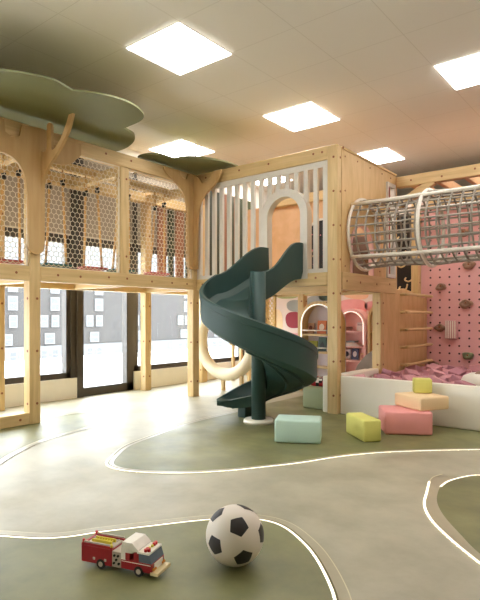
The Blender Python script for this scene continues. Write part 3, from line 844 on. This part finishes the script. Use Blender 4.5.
# ------------------------------------------------------------------ climbing wall
CY = YB - 0.03
cw = thing('climbing_wall', (-1.0, CY, 0.2), 'pink pegboard climbing wall with bolted holds behind the ball pit', 'climbing wall')
pb = MB().rbox(-2.575, 1.6, CY, YB - 0.004, 0.0, 2.38, 0.004, 1)
for i in range(14):
    for j in range(22):
        pb.cyl((-2.45 + i * 0.123, CY - 0.002, 0.27 + j * 0.0995), (-2.45 + i * 0.123, CY + 0.002, 0.27 + j * 0.0995), 0.0135, 8, 1)
pb.build('panel', [PINKW, HOLE], cw)
def hold(x, z, m, s=1.0, seed=0):
    rnd = random.Random(seed); mb = MB(); t = bmesh.new()
    bmesh.ops.create_icosphere(t, subdivisions=3, radius=1)
    k1, k2 = rnd.uniform(0, 6), rnd.uniform(0, 6)
    for v in t.verts:
        q = 1 + 0.16 * math.sin(3 * v.co.x + k1) * math.cos(3 * v.co.z + k2)
        v.co = Vector((x + v.co.x * 0.072 * s * q, CY - 0.02 + v.co.y * 0.05 * s, z + v.co.z * 0.05 * s * q))
        if (v.co.x - x) ** 2 + (v.co.z - z - 0.012) ** 2 < (0.028 * s) ** 2 and v.co.y < CY - 0.02: v.co.y += 0.028
    mb.join(t, 0, None, True)
    mb.cyl((x, CY - 0.03, z + 0.012), (x, CY - 0.048, z + 0.012), 0.011, 10, 1)
    mb.build('hold', [m, BOLT], cw)
for i, (x, z, m, s) in enumerate(((-1.956, 1.60, HOLDB, 1.1), (-2.306, 1.336, HOLDB, 1.0), (-1.992, 1.108, HOLDB, 1.15), (-2.32, 0.80, HOLDB, 0.95), (-1.968, 0.446, HOLDG, 1.05), (-2.40, 0.31, HOLDB, 1.0),
                                  (-2.02, 2.02, HOLDB, 1.0), (-1.55, 1.9, HOLDG, 1.0), (-1.6, 0.9, HOLDB, 1.0))):
    hold(x, z, m, s, i)
vb = MB().rbox(-2.235, -2.095, CY - 0.085, CY - 0.001, 0.66, 0.90, 0.008, 2)
for k in range(5):
    vb.box(-2.228 + k * 0.028, -2.216 + k * 0.028, CY - 0.0865, CY - 0.084, 0.668, 0.892, 1)
tag(vb.build('striped_block', [mat('rose_grey', (206, 160, 156), 0.6), WHITEP]), 'small rose and white striped block hung on the pink climbing wall', 'block')

# rung ladder on the plywood flank
lad = thing('rung_ladder', (HX1, 6.6, 0.3), 'wall ladder of five bent pine rungs on the plywood above the pit', 'ladder')
for z in (1.21, 0.997, 0.788, 0.578, 0.368):
    MB().tube(spline([(HX1 - 0.012, 6.20, z), (HX1 + 0.05, 6.205, z + 0.002), (HX1 + 0.075, 6.25, z + 0.003), (HX1 + 0.075, 6.98, z + 0.003), (HX1 + 0.05, 7.035, z + 0.002), (HX1 - 0.012, 7.04, z)], 4), 0.018, 10).build('rung', WY, lad)
    
# dark board with wooden hooks between plywood and climbing wall
hk = thing('hook_board', (-2.76, YB - 0.02, 1.3), 'tall black board with bent wooden hooks beside the climbing wall', 'board')
MB().box(-2.93, -2.665, YB - 0.02, YB - 0.003, 1.22, 2.36).build('panel', BLACK, hk)
for (x, z) in ((-2.84, 2.05), (-2.74, 1.85), (-2.84, 1.68), (-2.74, 1.48), (-2.82, 1.36), (-2.75, 1.30)):
    MB().tube(spline([(x - 0.05, YB - 0.02, z), (x - 0.05, YB - 0.06, z - 0.03), (x, YB - 0.065, z - 0.055), (x + 0.05, YB - 0.06, z - 0.03), (x + 0.05, YB - 0.02, z + 0.03)], 4), 0.011, 8).build('hook', WX, hk)

# ------------------------------------------------------------------ ball pit and foam cubes
pit = thing('foam_pit', (-0.8, 5.8, 0), 'low white padded pit wall full of pink foam cubes', 'pit')
PH = 0.37
MB().rbox(-2.475, 1.5, 4.65, 4.72, 0.003, PH, 0.010, 2).build('front_wall', WHITEP, pit)
MB().rbox(-2.66, -2.595, 4.63, 5.58, 0.003, PH - 0.01, 0.010, 2).build('side_wall', WHITEP, pit)
MB().rbox(-2.59, -2.49, 4.73, 5.58, 0.003, PH, 0.010, 2).build('side_wall', WHITEP, pit)
MB().rbox(1.43, 1.5, 4.73, 7.05, 0.003, PH, 0.010, 2).build('side_wall', WHITEP, pit)
MB().box(-2.48, 1.42, 4.725, 7.08, 0.003, 0.15).build('base_pad', mat('pit_mauve', (170, 120, 128), 0.7), pit)
FOAM = [mat('foam_%s' % n, c, 0.75, 0.05, 30) for n, c in (('rose', (216, 158, 164)), ('mauve', (190, 132, 144)), ('dusty', (204, 146, 152)))]
pr = MB().rbox(-0.07, 0.07, -0.07, 0.07, -0.07, 0.07, 0.006, 1).build('foam_cube', FOAM[0])
first = True; cnt = 0
cells = [(i, j) for i in range(10) for j in range(12)]
for (i, j) in cells:
    x = -2.375 + i * 0.188 + random.uniform(-0.02, 0.02); y = 4.84 + j * 0.188 + random.uniform(-0.02, 0.02)
    if y > 6.98: continue
    z = 0.232 + random.uniform(-0.005, 0.02) + (0.035 * ((i * 3 + j * 5) % 4 == 0))
    if (x + 1.38) ** 2 + (y - 5.42) ** 2 < 0.24 ** 2: continue
    o = pr if first else pr.copy()
    if not first: COL.objects.link(o)
    first = False
    o.location = (x, y, z)
    o.rotation_euler = (random.uniform(-0.35, 0.35), random.uniform(-0.35, 0.35), random.uniform(0, 1.5))
    if cnt % 3:
        if cnt % 3 not in globals().get('_foam', {}):
            globals().setdefault('_foam', {})[cnt % 3] = pr.data.copy()
            _foam[cnt % 3].materials[0] = FOAM[cnt % 3]
        o.data = _foam[cnt % 3]
    tag(o, 'pink foam cube lying among the others in the white pit', 'foam cube', 'pink foam cubes in the pit')
    cnt += 1
wb = thing('foam_ball', (-1.38, 5.42, 0.2), 'white rounded seat with a dark hollow among the foam cubes', 'seat')
MB().lathe([(0, 0), (0.13, 0.01), (0.185, 0.07), (0.19, 0.12), (0.16, 0.175), (0.10, 0.205), (0.075, 0.20), (0.06, 0.17), (0, 0.16)], (-1.38, 5.42, 0.20), 32).build('shell', WHITEP, wb)
MB().sphere((-1.38, 5.42, 0.385), 0.062, 0, 3, (1, 1, 0.7)).build('hollow', HOLDB, wb)

# ------------------------------------------------------------------ soft blocks on the floor
def softblock(name, w_, d_, h_, loc, rot, m, label, r=0.016):
    o = MB().rbox(-w_ / 2, w_ / 2, -d_ / 2, d_ / 2, 0, h_, r, 3).build(name, m)
    o.location = loc; o.rotation_euler = (0, 0, R(rot))
    return tag(o, label, 'foam block', 'soft foam blocks')
MINT = mat('mint_foam', (186, 212, 198), 0.6, 0.02, 6)
LIME = mat('lime_foam', (216, 211, 116), 0.6, 0.03, 6)
CORAL = mat('coral_foam', (234, 156, 152), 0.6, 0.02, 6)
PEACH = mat('peach_foam', (240, 208, 164), 0.6, 0.02, 6)
SAGE = mat('sage_foam', (148, 154, 116), 0.6, 0.03, 6)
softblock('foam_block', 0.345, 0.24, 0.172, (-2.199, 3.464, 0.003), 28, MINT, 'pale mint foam block on the floor in front of the slide')
softblock('foam_block', 0.348, 0.145, 0.165, (-1.857, 3.864, 0.003), -40, LIME, 'long lime-yellow foam block on the olive floor')
softblock('foam_block', 0.375, 0.33, 0.185, (-1.69, 4.29, 0.003), 33, CORAL, 'coral-pink foam block at the bottom of the stack')
softblock('foam_block', 0.29, 0.34, 0.108, (-1.60, 4.425, 0.190), 60, PEACH, 'flat peach foam block lying on the coral block')
softblock('foam_block', 0.15, 0.12, 0.12, (-1.63, 4.53, 0.300), 26, LIME, 'small lime-yellow foam cube on top of the peach block', 0.012)
softblock('foam_block', 0.27, 0.30, 0.215, (-2.815, 4.87, 0.003), 0, SAGE, 'sage green foam block in the play house doorway')
cu = MB().rbox(-0.14, 0.14, -0.12, 0.12, 0, 0.09, 0.04, 3)
CUM = [mat('cushion_red', (176, 40, 46), 0.7), mat('cushion_black', (30, 28, 30), 0.7), mat('cushion_white', (232, 226, 214), 0.7)]
for f in cu.bm.faces:
    c = f.calc_center_median(); f.material_index = int((math.sin(c.x * 47) * math.cos(c.y * 39 + c.z * 31) + 1) * 1.49)
t = bmesh.ops.subdivide_edges(cu.bm, edges=list(cu.bm.edges), cuts=5, use_grid_fill=True)
for f in cu.bm.faces:
    c = f.calc_center_median(); v = math.sin(c.x * 60 + 1) + math.cos(c.y * 55 + c.z * 40); f.material_index = 0 if v > 0.3 else (1 if v > -0.7 else 2)
c = cu.build('cushion', CUM); c.location = (-2.82, 4.95, 0.219); c.rotation_euler = (0, 0, 0.3)
tag(c, 'red, black and white patterned cushion on the sage block', 'cushion')
bb = MB().lathe([(0, 0), (0.24, 0.0), (0.30, 0.08), (0.29, 0.19), (0.22, 0.34), (0.13, 0.45), (0.05, 0.51), (0, 0.52)], (-2.86, 6.32, 0.004), 32).build('bean_bag', mat('bean_grey', (156, 144, 134), 0.8, 0.05, 8))
tag(bb, 'grey bean bag seen through the lower doorway', 'bean bag')

o = MB().rbox(-2.84, -2.60, 5.56, 5.86, 1.378, 1.86, 0.02, 2).build('foam_pouf', mat('brown_foam', (96, 66, 50), 0.7, 0.05, 12))
tag(o, 'dark brown foam pouf inside the upper arch at the tunnel end', 'pouf')
pc = thing('framed_picture', (-2.98, YH - 0.02, 1.6), 'orange picture with a black shape seen through the tunnel arch', 'picture')
MB().box(-3.10, -2.86, YH - 0.02, YH - 0.004, 1.62, 1.93).build('board', mat('picture_orange', (206, 104, 44), 0.6), pc)
MB().prism(blob(-2.97, 1.77, 0.06, 0.10), FY(YH - 0.023), 0, 0.004).build('print', BLACK, pc)

# big padded ring behind the slide
ring = thing('padded_ring', (-4.39, 5.2, 0), 'large cream padded ring standing on pine legs behind the slide', 'ring')
RX, RZ_, RRr, rrr = -4.39, 0.64, 0.432, 0.078
MB().tube([(RX + RRr * math.cos(2 * PI * k / 56), 5.2, RZ_ + RRr * math.sin(2 * PI * k / 56)) for k in range(56)], rrr, 18, closed=True).build('cushion', CREAM, ring)
for dx in (-0.05, 0.25):
    MB().box(RX + dx - 0.02, RX + dx + 0.02, 5.18, 5.22, 0.003, RZ_ - math.sqrt(RRr ** 2 - dx ** 2) - 0.05).build('leg', WZ, ring)
st = thing('step_stool', (-4.9, 6.2, 0), 'little pine step stool seen through the cream ring', 'stool')
MB().rbox(-5.05, -4.65, 6.05, 6.30, 0.53, 0.56, 0.004, 1).build('seat', WX, st)
for (x, y) in ((-5.0, 6.08), (-4.7, 6.08), (-5.0, 6.27), (-4.7, 6.27)):
    MB().box(x - 0.02, x + 0.02, y - 0.02, y + 0.02, 0.003, 0.53).build('leg', WZ, st)

# ------------------------------------------------------------------ arched shelves with picture books
LEDA = mat('shelf_led', (255, 250, 240), 0.5, 0.0, emit=(255, 246, 232), estr=1.2)
ROSEB = mat('shelf_rose', (230, 176, 170), 0.6, 0.03); LILAC = mat('shelf_lilac', (214, 200, 206), 0.6, 0.03)
def arch_shelf(x0, x1, ztop, label, back, frame, shelves, led=True, yback=YB):
    cx, hw = (x0 + x1) / 2, (x1 - x0) / 2
    y1 = yback - 0.006; y0 = y1 - 0.20
    cz = ztop - hw
    t = thing('arched_shelf', (cx, (y0 + y1) / 2, 0), label, 'bookshelf', 'arched bookshelves on the back wall')
    MB().prism([(x0, 0.003)] + arc(cx, cz, hw, 180, 0, 20) + [(x1, 0.003)], FY(y1 - 0.02), 0, 0.02).build('back_panel', back, t)
    f = 0.035
    MB().prism([(x0, 0.003)] + arc(cx, cz, hw, 180, 0, 24) + [(x1, 0.003), (x1 - f, 0.003)] + arc(cx, cz, hw - f, 0, 180, 24) + [(x0 + f, 0.003)], FY(y0), 0, 0.18).build('arch_frame', frame, t)
    if led:
        MB().prism([(x0 + f, 0.55)] + arc(cx, cz, hw - f, 180, 0, 24) + [(x1 - f, 0.55), (x1 - f - 0.010, 0.55)] + arc(cx, cz, hw - f - 0.010, 0, 180, 24) + [(x0 + f + 0.010, 0.55)], FY(y0 - 0.002), 0, 0.012).build('light_strip', LEDA, t)
    for z in shelves:
        MB().box(x0 + f, x1 - f, y0 + 0.01, y1 - 0.02, z, z + 0.022).build('shelf', frame, t)
    return t, y0, cx, hw
s1, ys, c1, h1 = arch_shelf(-3.68, -3.11, 1.14, 'pine arched bookshelf lit by a white strip, left of the house post', LILAC, WZ, (0.06, 0.30, 0.485, 0.705), True, 6.0)
for z in (0.775, 0.555):
    MB().cyl((-3.66, ys + 0.015, z), (-3.13, ys + 0.015, z), 0.008, 8).build('guard_rail', WHITEP, s1)
s2, ys, c2, h2 = arch_shelf(-3.765, -3.295, 1.06, 'rose arched shelf with white lit rim, seen through the lower doorway', ROSEB, ROSEB, (0.06, 0.30, 0.50, 0.72))
s3, _, _, _ = arch_shelf(-3.27, -2.74, 1.17, 'plain pine arched shelf half hidden by the doorway post', PLYO, PLY, (0.06, 0.42, 0.72), False)
def book(x, z, w_, h_, c, c2, label, shape=0, tilt=8, yw=YB):
    if x < -3.9:                                     # on the freestanding pine shelf
        yw = 6.0; x = x * 0.843 + 0.055; w_ *= 0.843; h_ *= 0.843; z = 0.7285 if z > 0.6 else 0.5085
    yb = yw - 0.075
    t = thing('picture_book', (x, yb, z), label, 'book', 'picture books on the arched shelves')
    M = Matrix.Translation((x, yb, z)) @ Matrix.Rotation(R(-tilt), 4, 'X')
    MB().box(-w_ / 2, w_ / 2, -0.008, 0.008, 0, h_, 0, M).build('cover', mat('cover_%d_%d_%d' % c, c, 0.5), t)
    e = MB()
    if shape == 0: e.prism(arc(0, h_ * .5, w_ * .28, 0, 345, 18, h_ * .26), lambda u, v, d: M @ Vector((u, -0.008 - d, v)), 0, 0.002)
    elif shape == 1: e.prism([(-w_ * .35, h_ * .06), (w_ * .35, h_ * .06), (w_ * .3, h_ * .45), (0, h_ * .7), (-w_ * .3, h_ * .45)], lambda u, v, d: M @ Vector((u, -0.008 - d, v)), 0, 0.002)
    else: e.prism([(-w_ * .4, h_ * .62), (w_ * .4, h_ * .62), (w_ * .4, h_ * .82), (-w_ * .4, h_ * .82)], lambda u, v, d: M @ Vector((u, -0.008 - d, v)), 0, 0.002)
    e.build('cover_print', mat('print_%d_%d_%d' % c2, c2, 0.5), t)
book(-4.31, 0.683, 0.11, 0.16, (196, 150, 120), (110, 50, 40), 'small tan picture book at the left end of the upper shelf', 0)
book(-4.12, 0.683, 0.15, 0.20, (206, 110, 54), (240, 226, 214), 'orange picture book with a pale oval on the upper shelf', 0)
book(-3.96, 0.683, 0.10, 0.18, (40, 34, 36), (180, 120, 90), 'narrow black picture book on the upper shelf', 2)
book(-4.27, 0.423, 0.15, 0.15, (176, 178, 70), (60, 34, 30), 'yellow-green picture book on the lower shelf', 1)
book(-4.11, 0.423, 0.13, 0.21, (44, 70, 54), (20, 30, 24), 'dark green picture book with a black arch on the lower shelf', 1)
book(-3.96, 0.423, 0.12, 0.19, (226, 218, 206), (50, 34, 32), 'white picture book with a dark shape on the lower shelf', 0)
book(-3.62, 0.743, 0.10, 0.055, (130, 84, 66), (96, 60, 48), 'low brown book on the top shelf of the rose arch', 2)
book(-3.45, 0.743, 0.09, 0.12, (206, 190, 184), (170, 150, 150), 'pale grey book on the top shelf of the rose arch', 2)
book(-3.66, 0.323, 0.12, 0.15, (226, 214, 222), (60, 56, 86), 'white and indigo book on the bottom shelf of the rose arch', 0)
book(-3.53, 0.323, 0.11, 0.16, (84, 80, 110), (232, 222, 226), 'indigo book with a white oval beside the white one', 0)
book(-3.41, 0.323, 0.07, 0.10, (206, 150, 110), (170, 100, 80), 'small tan book at the end of the bottom rose shelf', 0)
for k, (zz, c) in enumerate(((0.524, (206, 196, 186)), (0.549, (196, 176, 160)), (0.574, (120, 124, 132)))):
    b = MB().box(-3.66, -3.42 - 0.03 * k, ys + 0.03, ys + 0.15, zz, zz + 0.023).build('flat_book', mat('flat_cover_%s' % 'abc'[k], c, 0.6))
    tag(b, ('cream', 'tan', 'slate grey')[k] + ' book lying flat on the middle shelf of the rose arch, ' + ('lowest of three', 'between two others', 'topmost of three')[k], 'book', 'books lying flat on the rose shelf')

# ------------------------------------------------------------------ soccer ball
def make_ball(c, r):
    t = bmesh.new()
    bmesh.ops.create_icosphere(t, subdivisions=1, radius=1)
    ico = [v.co.copy().normalized() for v in t.verts]
    t.free()
    edge = min((a - b).length for i, a in enumerate(ico) for b in ico[i + 1:])
    nb_ = {i: [j for j, b in enumerate(ico) if j != i and (ico[i] - b).length < edge * 1.05] for i in range(12)}
    v0 = ico[0]; v1 = ico[nb_[0][0]]
    right = Vector((math.cos(YAW), math.sin(YAW), 0)); fwd = Vector((-math.sin(YAW), math.cos(YAW), 0)); up = Vector((0, 0, 1))
    view = (Vector(c) - Vector((0, 0, H))).normalized()
    rx = view.cross(up).normalized(); uy = rx.cross(view)
    def D(x, y): return (rx * x + uy * y - view * math.sqrt(max(0, 1 - x * x - y * y))).normalized()
    t0, t1 = D(0.13, 0.27), D(0.29, -0.72)
    def frame(a, b):
        x = a.normalized(); z = a.cross(b).normalized(); y = z.cross(x)
        return Matrix((x, y, z)).transposed()
    Q = frame(t0, t1) @ frame(v0, v1).transposed()
    mb = MB(); bm = mb.bm
    pent_planes = []
    # fine sphere, its faces coloured by whether they fall inside a pentagon about an icosahedron corner
    for i in range(12):
        a = ico[i]
        corners = [(a + (ico[j] - a) / 3).normalized() for j in nb_[i]]
        corners.sort(key=lambda q: 0)
        e1 = (corners[0] - a * corners[0].dot(a)).normalized(); e2 = a.cross(e1)
        corners.sort(key=lambda q: math.atan2(q.dot(e2), q.dot(e1)))
        # pentagon patch as a small polar grid lying on the sphere
        n = 6
        cen = bm.verts.new(Q @ a * r + Vector(c)); prev = None
        for k in range(1, n + 1):
            ring = []
            for s in range(5):
                p, q = corners[s], corners[(s + 1) % 5]
                for m in range(k):
                    w = p.lerp(q, m / k)
                    ring.append(bm.verts.new(Q @ (a.lerp(w, k / n * 0.98)).normalized() * (r * 1.004) + Vector(c)))
            L = len(ring)
            if prev is None:
                for s in range(L): f = bm.faces.new([cen, ring[s], ring[(s + 1) % L]]); f.material_index = 1; f.smooth = True
            else:
                for s in range(5):
                    for m in range(k):
                        o = ring[s * k + m]; o2 = ring[(s * k + m + 1) % L]
                        i0 = prev[(s * (k - 1) + m) % len(prev)] if m < k - 1 or True else None
                        i0 = prev[(s * (k - 1) + min(m, k - 1)) % len(prev)]
                        if m < k - 1:
                            i1 = prev[(s * (k - 1) + m + 1) % len(prev)]
                            f = bm.faces.new([o, o2, i0]); f.material_index = 1; f.smooth = True
                            f = bm.faces.new([o2, i1, i0]); f.material_index = 1; f.smooth = True
                        else:
                            f = bm.faces.new([o, o2, i0]); f.material_index = 1; f.smooth = True
            prev = ring
    mb.sphere(c, r, 0, 5)
    return mb
BALLW = mat('ball_white', (222, 212, 200), 0.45, 0.02, 8)
BALLK = mat('ball_black', (38, 32, 32), 0.5, 0.05, 60)
bl = make_ball((-1.288, 1.577, 0.1135), 0.111).build('soccer_ball', [BALLW, BALLK])
tag(bl, 'white soccer ball with black pentagons on the olive floor', 'ball')

# ------------------------------------------------------------------ toy fire truck (local: nose along +x)
RED = mat('toy_red', (156, 28, 38), 0.35, 0.03); TAN = mat('toy_tan', (226, 206, 160), 0.45); TWH = mat('toy_white', (236, 230, 220), 0.4)
TYRE = mat('toy_tyre', (34, 32, 32), 0.7); TGR = mat('toy_grey', (186, 174, 158), 0.5); YEL = mat('toy_yellow', (214, 196, 60), 0.45)
TGL = mat('toy_windscreen', (96, 108, 122), 0.15); REDL = mat('toy_red_lamp', (200, 36, 40), 0.3); ORG = mat('toy_orange', (226, 150, 50), 0.4)
tk = thing('toy_fire_truck', (0, 0, 0), 'red and white toy fire truck of building bricks beside the ball', 'toy truck')
Lh = 0.325
def tb_(name, m, *boxes, r=0.0012):
    mb = MB()
    for b in boxes: mb.rbox(*b, r, 1)
    return mb.build(name, m, tk)
W2 = 0.046
tb_('chassis', TYRE, (-0.15, 0.135, -0.036, 0.036, 0.012, 0.024))
tb_('rear_body', RED, (-0.165, -0.028, -W2, W2, 0.016, 0.078), (-0.163, -0.028, -W2, -W2 + 0.012, 0.078, 0.088), (-0.163, -0.028, W2 - 0.012, W2, 0.078, 0.088), (-0.165, -0.152, -W2, W2, 0.05, 0.086))
tb_('body_joint', mat('toy_dark_red', (126, 22, 30), 0.4), (-0.1305, -0.1285, -W2 - 0.0006, W2 + 0.0006, 0.018, 0.076), (-0.0735, -0.0715, -W2 - 0.0006, W2 + 0.0006, 0.03, 0.076))
tb_('hose_bed', TGR, (-0.160, -0.03, -W2 + 0.012, W2 - 0.012, 0.078, 0.083), (-0.16, -0.03, -W2 + 0.002, -W2 + 0.008, 0.088, 0.094), (-0.16, -0.03, W2 - 0.008, W2 - 0.002, 0.088, 0.094))
ld = tb_('ladder', YEL, (-0.135, -0.045, -0.022, -0.016, 0.083, 0.096), (-0.135, -0.045, 0.004, 0.01, 0.083, 0.096), *[(-0.13 + k * 0.012, -0.126 + k * 0.012, -0.016, 0.004, 0.086, 0.092) for k in range(7)])
tb_('pump_panel', TGR, (-0.028, 0.012, -W2 + 0.002, W2 - 0.002, 0.016, 0.074))
pg = MB()
for (x, z) in ((-0.016, 0.06), (0.0, 0.06), (-0.008, 0.045), (-0.018, 0.032), (0.003, 0.032)):
    pg.cyl((x, -W2 + 0.003, z), (x, -W2 - 0.003, z), 0.0045, 10)
pg.build('gauge', TYRE, tk)
tb_('cab_body', RED, (0.012, 0.142, -W2, W2, 0.018, 0.052), (0.03, 0.050, -W2, W2, 0.052, 0.078))
tb_('cab_stripe', TWH, (0.014, 0.139, -W2 - 0.0006, W2 + 0.0006, 0.044, 0.048))
cb = MB().rbox(0.012, 0.032, -W2, W2, 0.05, 0.088, 0.0012, 1).rbox(0.032, 0.062, -W2, W2, 0.078, 0.092, 0.0012, 1)
cb.prism([(0.012, 0.085), (0.062, 0.085), (0.085, 0.088), (0.085, 0.094), (0.060, 0.116), (0.018, 0.116)], lambda u, v, d: Vector((u, d, v)), -W2, W2)
cb.rbox(0.08, 0.132, -W2, W2, 0.082, 0.090, 0.0012, 1)
cb.build('cab_roof', TWH, tk)
MB().prism([(0.085, 0.052), (0.141, 0.052), (0.130, 0.083), (0.085, 0.083)], lambda u, v, d: Vector((u, d, v)), -W2 + 0.001, W2 - 0.001).build('windscreen', TGL, tk)
tb_('door_pillar', RED, (0.066, 0.088, -W2 - 0.0004, W2 + 0.0004, 0.05, 0.082))
tb_('front_bumper', TAN, (0.136, 0.168, -W2 - 0.002, W2 + 0.002, 0.012, 0.024))
tb_('grille', TWH, (0.1415, 0.146, -0.03, 0.03, 0.026, 0.05))
for y in (-0.038, -0.026, 0.026, 0.038): MB().cyl((0.144, y, 0.032), (0.149, y, 0.032), 0.005, 10).build('headlamp', ORG, tk)
for (x, y) in ((0.112, -0.036), (0.112, -0.024), (0.112, 0.036), (0.112, 0.024), (0.122, -0.03)): MB().cyl((x, y, 0.089), (x, y, 0.100), 0.0062, 12).build('beacon', REDL, tk)
for (x, y) in ((-0.158, -0.04), (-0.158, 0.04)): MB().cyl((x, y, 0.087), (x, y, 0.1), 0.005, 12).build('beacon', REDL, tk)
for (x, y) in ((0.112, -0.010), (0.112, 0.010), (-0.03, -0.044)): MB().cyl((x, y, 0.087), (x, y, 0.097), 0.005, 12).build('amber_lamp', YEL, tk)
tb_('side_locker', TGR, (-0.062, -0.052, -W2 - 0.0015, -W2 + 0.002, 0.03, 0.04), (-0.112, -0.102, -W2 - 0.0015, -W2 + 0.002, 0.03, 0.04))
for (x, s) in ((-0.076, -1), (-0.076, 1), (0.088, -1), (0.088, 1)):
    y0_, y1_ = s * (W2 - 0.014), s * (W2 + 0.002)
    wh = MB().cyl((x, y0_, 0.0185), (x, y1_, 0.0185), 0.0185, 24).build('wheel', TYRE, tk)
    MB().cyl((x, y1_ - s * 0.002, 0.0185), (x, y1_ + s * 0.0012, 0.0185), 0.0095, 16).build('hub', TGR, wh)
st_ = MB()
for i in range(5):
    for j in range(8):
        if -0.022 < -0.04 + j * 0.0115 < 0.012 and i < 9: continue
        st_.cyl((-0.15 + i * 0.026, -0.04 + j * 0.0115, 0.0825), (-0.15 + i * 0.026, -0.04 + j * 0.0115, 0.0855), 0.003, 8)
st_.build('brick_stud', TGR, tk)
tk.location = (-1.596, 1.298, 0.003); tk.rotation_euler = (0, 0, R(17.5))

# ------------------------------------------------------------------ outdoors: terrace, snow, brick block
SNOW = mat('snow', (236, 237, 239), 0.8, 0.03, 1.0)
struct(MB().box(-10.6, XW - 0.2, -12, 26, -0.35, -0.10), 'ground_terrace', SNOW)
struct(MB().box(-10.75, -10.6, -12, 26, -0.35, 0.02), 'trim_12', mat('kerb_grey', (196, 196, 196), 0.8))
struct(MB().box(-74.6, -10.75, -40, 190, -7.4, -7.0), 'ground_street', SNOW)
FX_ = -75.0
def fy(px): return math.tan(math.atan((px - 240) / 532) - YAW)
BRICK = mat('brick_taupe', (60, 57, 55), 0.9, 0.05, 0.6, detail=3)
BAND = mat('pale_band', (90, 90, 90), 0.8, 0.03, 1)
WFR = mat('facade_window_white', (106, 106, 106), 0.7, 0.02)
WPN = mat('facade_pane', (80, 81, 82), 0.7, 0.1, 2)
bld = thing('apartment_block', (FX_, 70, -7.0), 'taupe brick apartment block with white windows across the street', 'building')
MB().box(FX_ - 12, FX_, -30, 190, -7.0, 13.0).build('facade', BRICK, bld)
MB().box(FX_ + 0.0, FX_ + 0.25, -30, 190, -7.0, -3.6).build('ground_floor_band', BAND, bld)
MB().box(FX_ - 12, FX_ + 0.3, -30, 190, 7.2, 13.05).build('pale_band', BAND, bld)  # added pale band on a raised facade, dimmer stand-in for the bright sky
def fwin(y, z, w_, h_):
    m = MB()
    x = FX_ + 0.26
    m.box(x - 0.25, x, y - w_ / 2, y + w_ / 2, z - h_ / 2, z + h_ / 2, 0)
    m.box(x, x + 0.03, y - w_ / 2 + 0.14, y + w_ / 2 - 0.14, z + 0.06, z + h_ / 2 - 0.14, 1)
    m.box(x, x + 0.03, y - w_ / 2 + 0.14, y + w_ / 2 - 0.14, z - h_ / 2 + 0.14, z - 0.06, 1)
    m.build('window', [WFR, WPN], bld)
for y0_ in (27.2, 34.4, 39.2, 46.1, 54.4, 64.3, 75.6, 85.7, 100.2, 113.5):
    k_ = 0.72 + y0_ / 300.0
    for (z, pair, w_, h_) in ((2.9, 0, 1.75, 2.1), (0.2, 1, 1.45, 2.1), (-2.5, 0, 1.9, 1.7), (-5.0, 1, 1.4, 1.9), (5.6, 0, 1.75, 2.1)):
        if pair == 1: fwin(y0_ - 0.95, z, w_ * k_, h_ * .88); fwin(y0_ + 0.95, z, w_ * k_, h_ * .88)
        else: fwin(y0_ + (0.9 if z > 0 else 0), z, w_ * k_, h_)

# ------------------------------------------------------------------ daylight and view
wd = bpy.data.worlds.new('world'); sc.world = wd; wd.use_nodes = True
bg = wd.node_tree.nodes['Background']
bg.inputs['Color'].default_value = (0.92, 0.96, 1.0, 1)
bg.inputs['Strength'].default_value = 13.0
sc.view_settings.view_transform = 'Standard'
sc.view_settings.look = 'None'
sc.view_settings.gamma = 1.0
sc.view_settings.exposure = 0.0
sc.cycles.max_bounces = 10
sc.cycles.diffuse_bounces = 6
sc.cycles.transparent_max_bounces = 16
sc.cycles.caustics_reflective = False
sc.cycles.caustics_refractive = False
sc.cycles.sample_clamp_indirect = 8
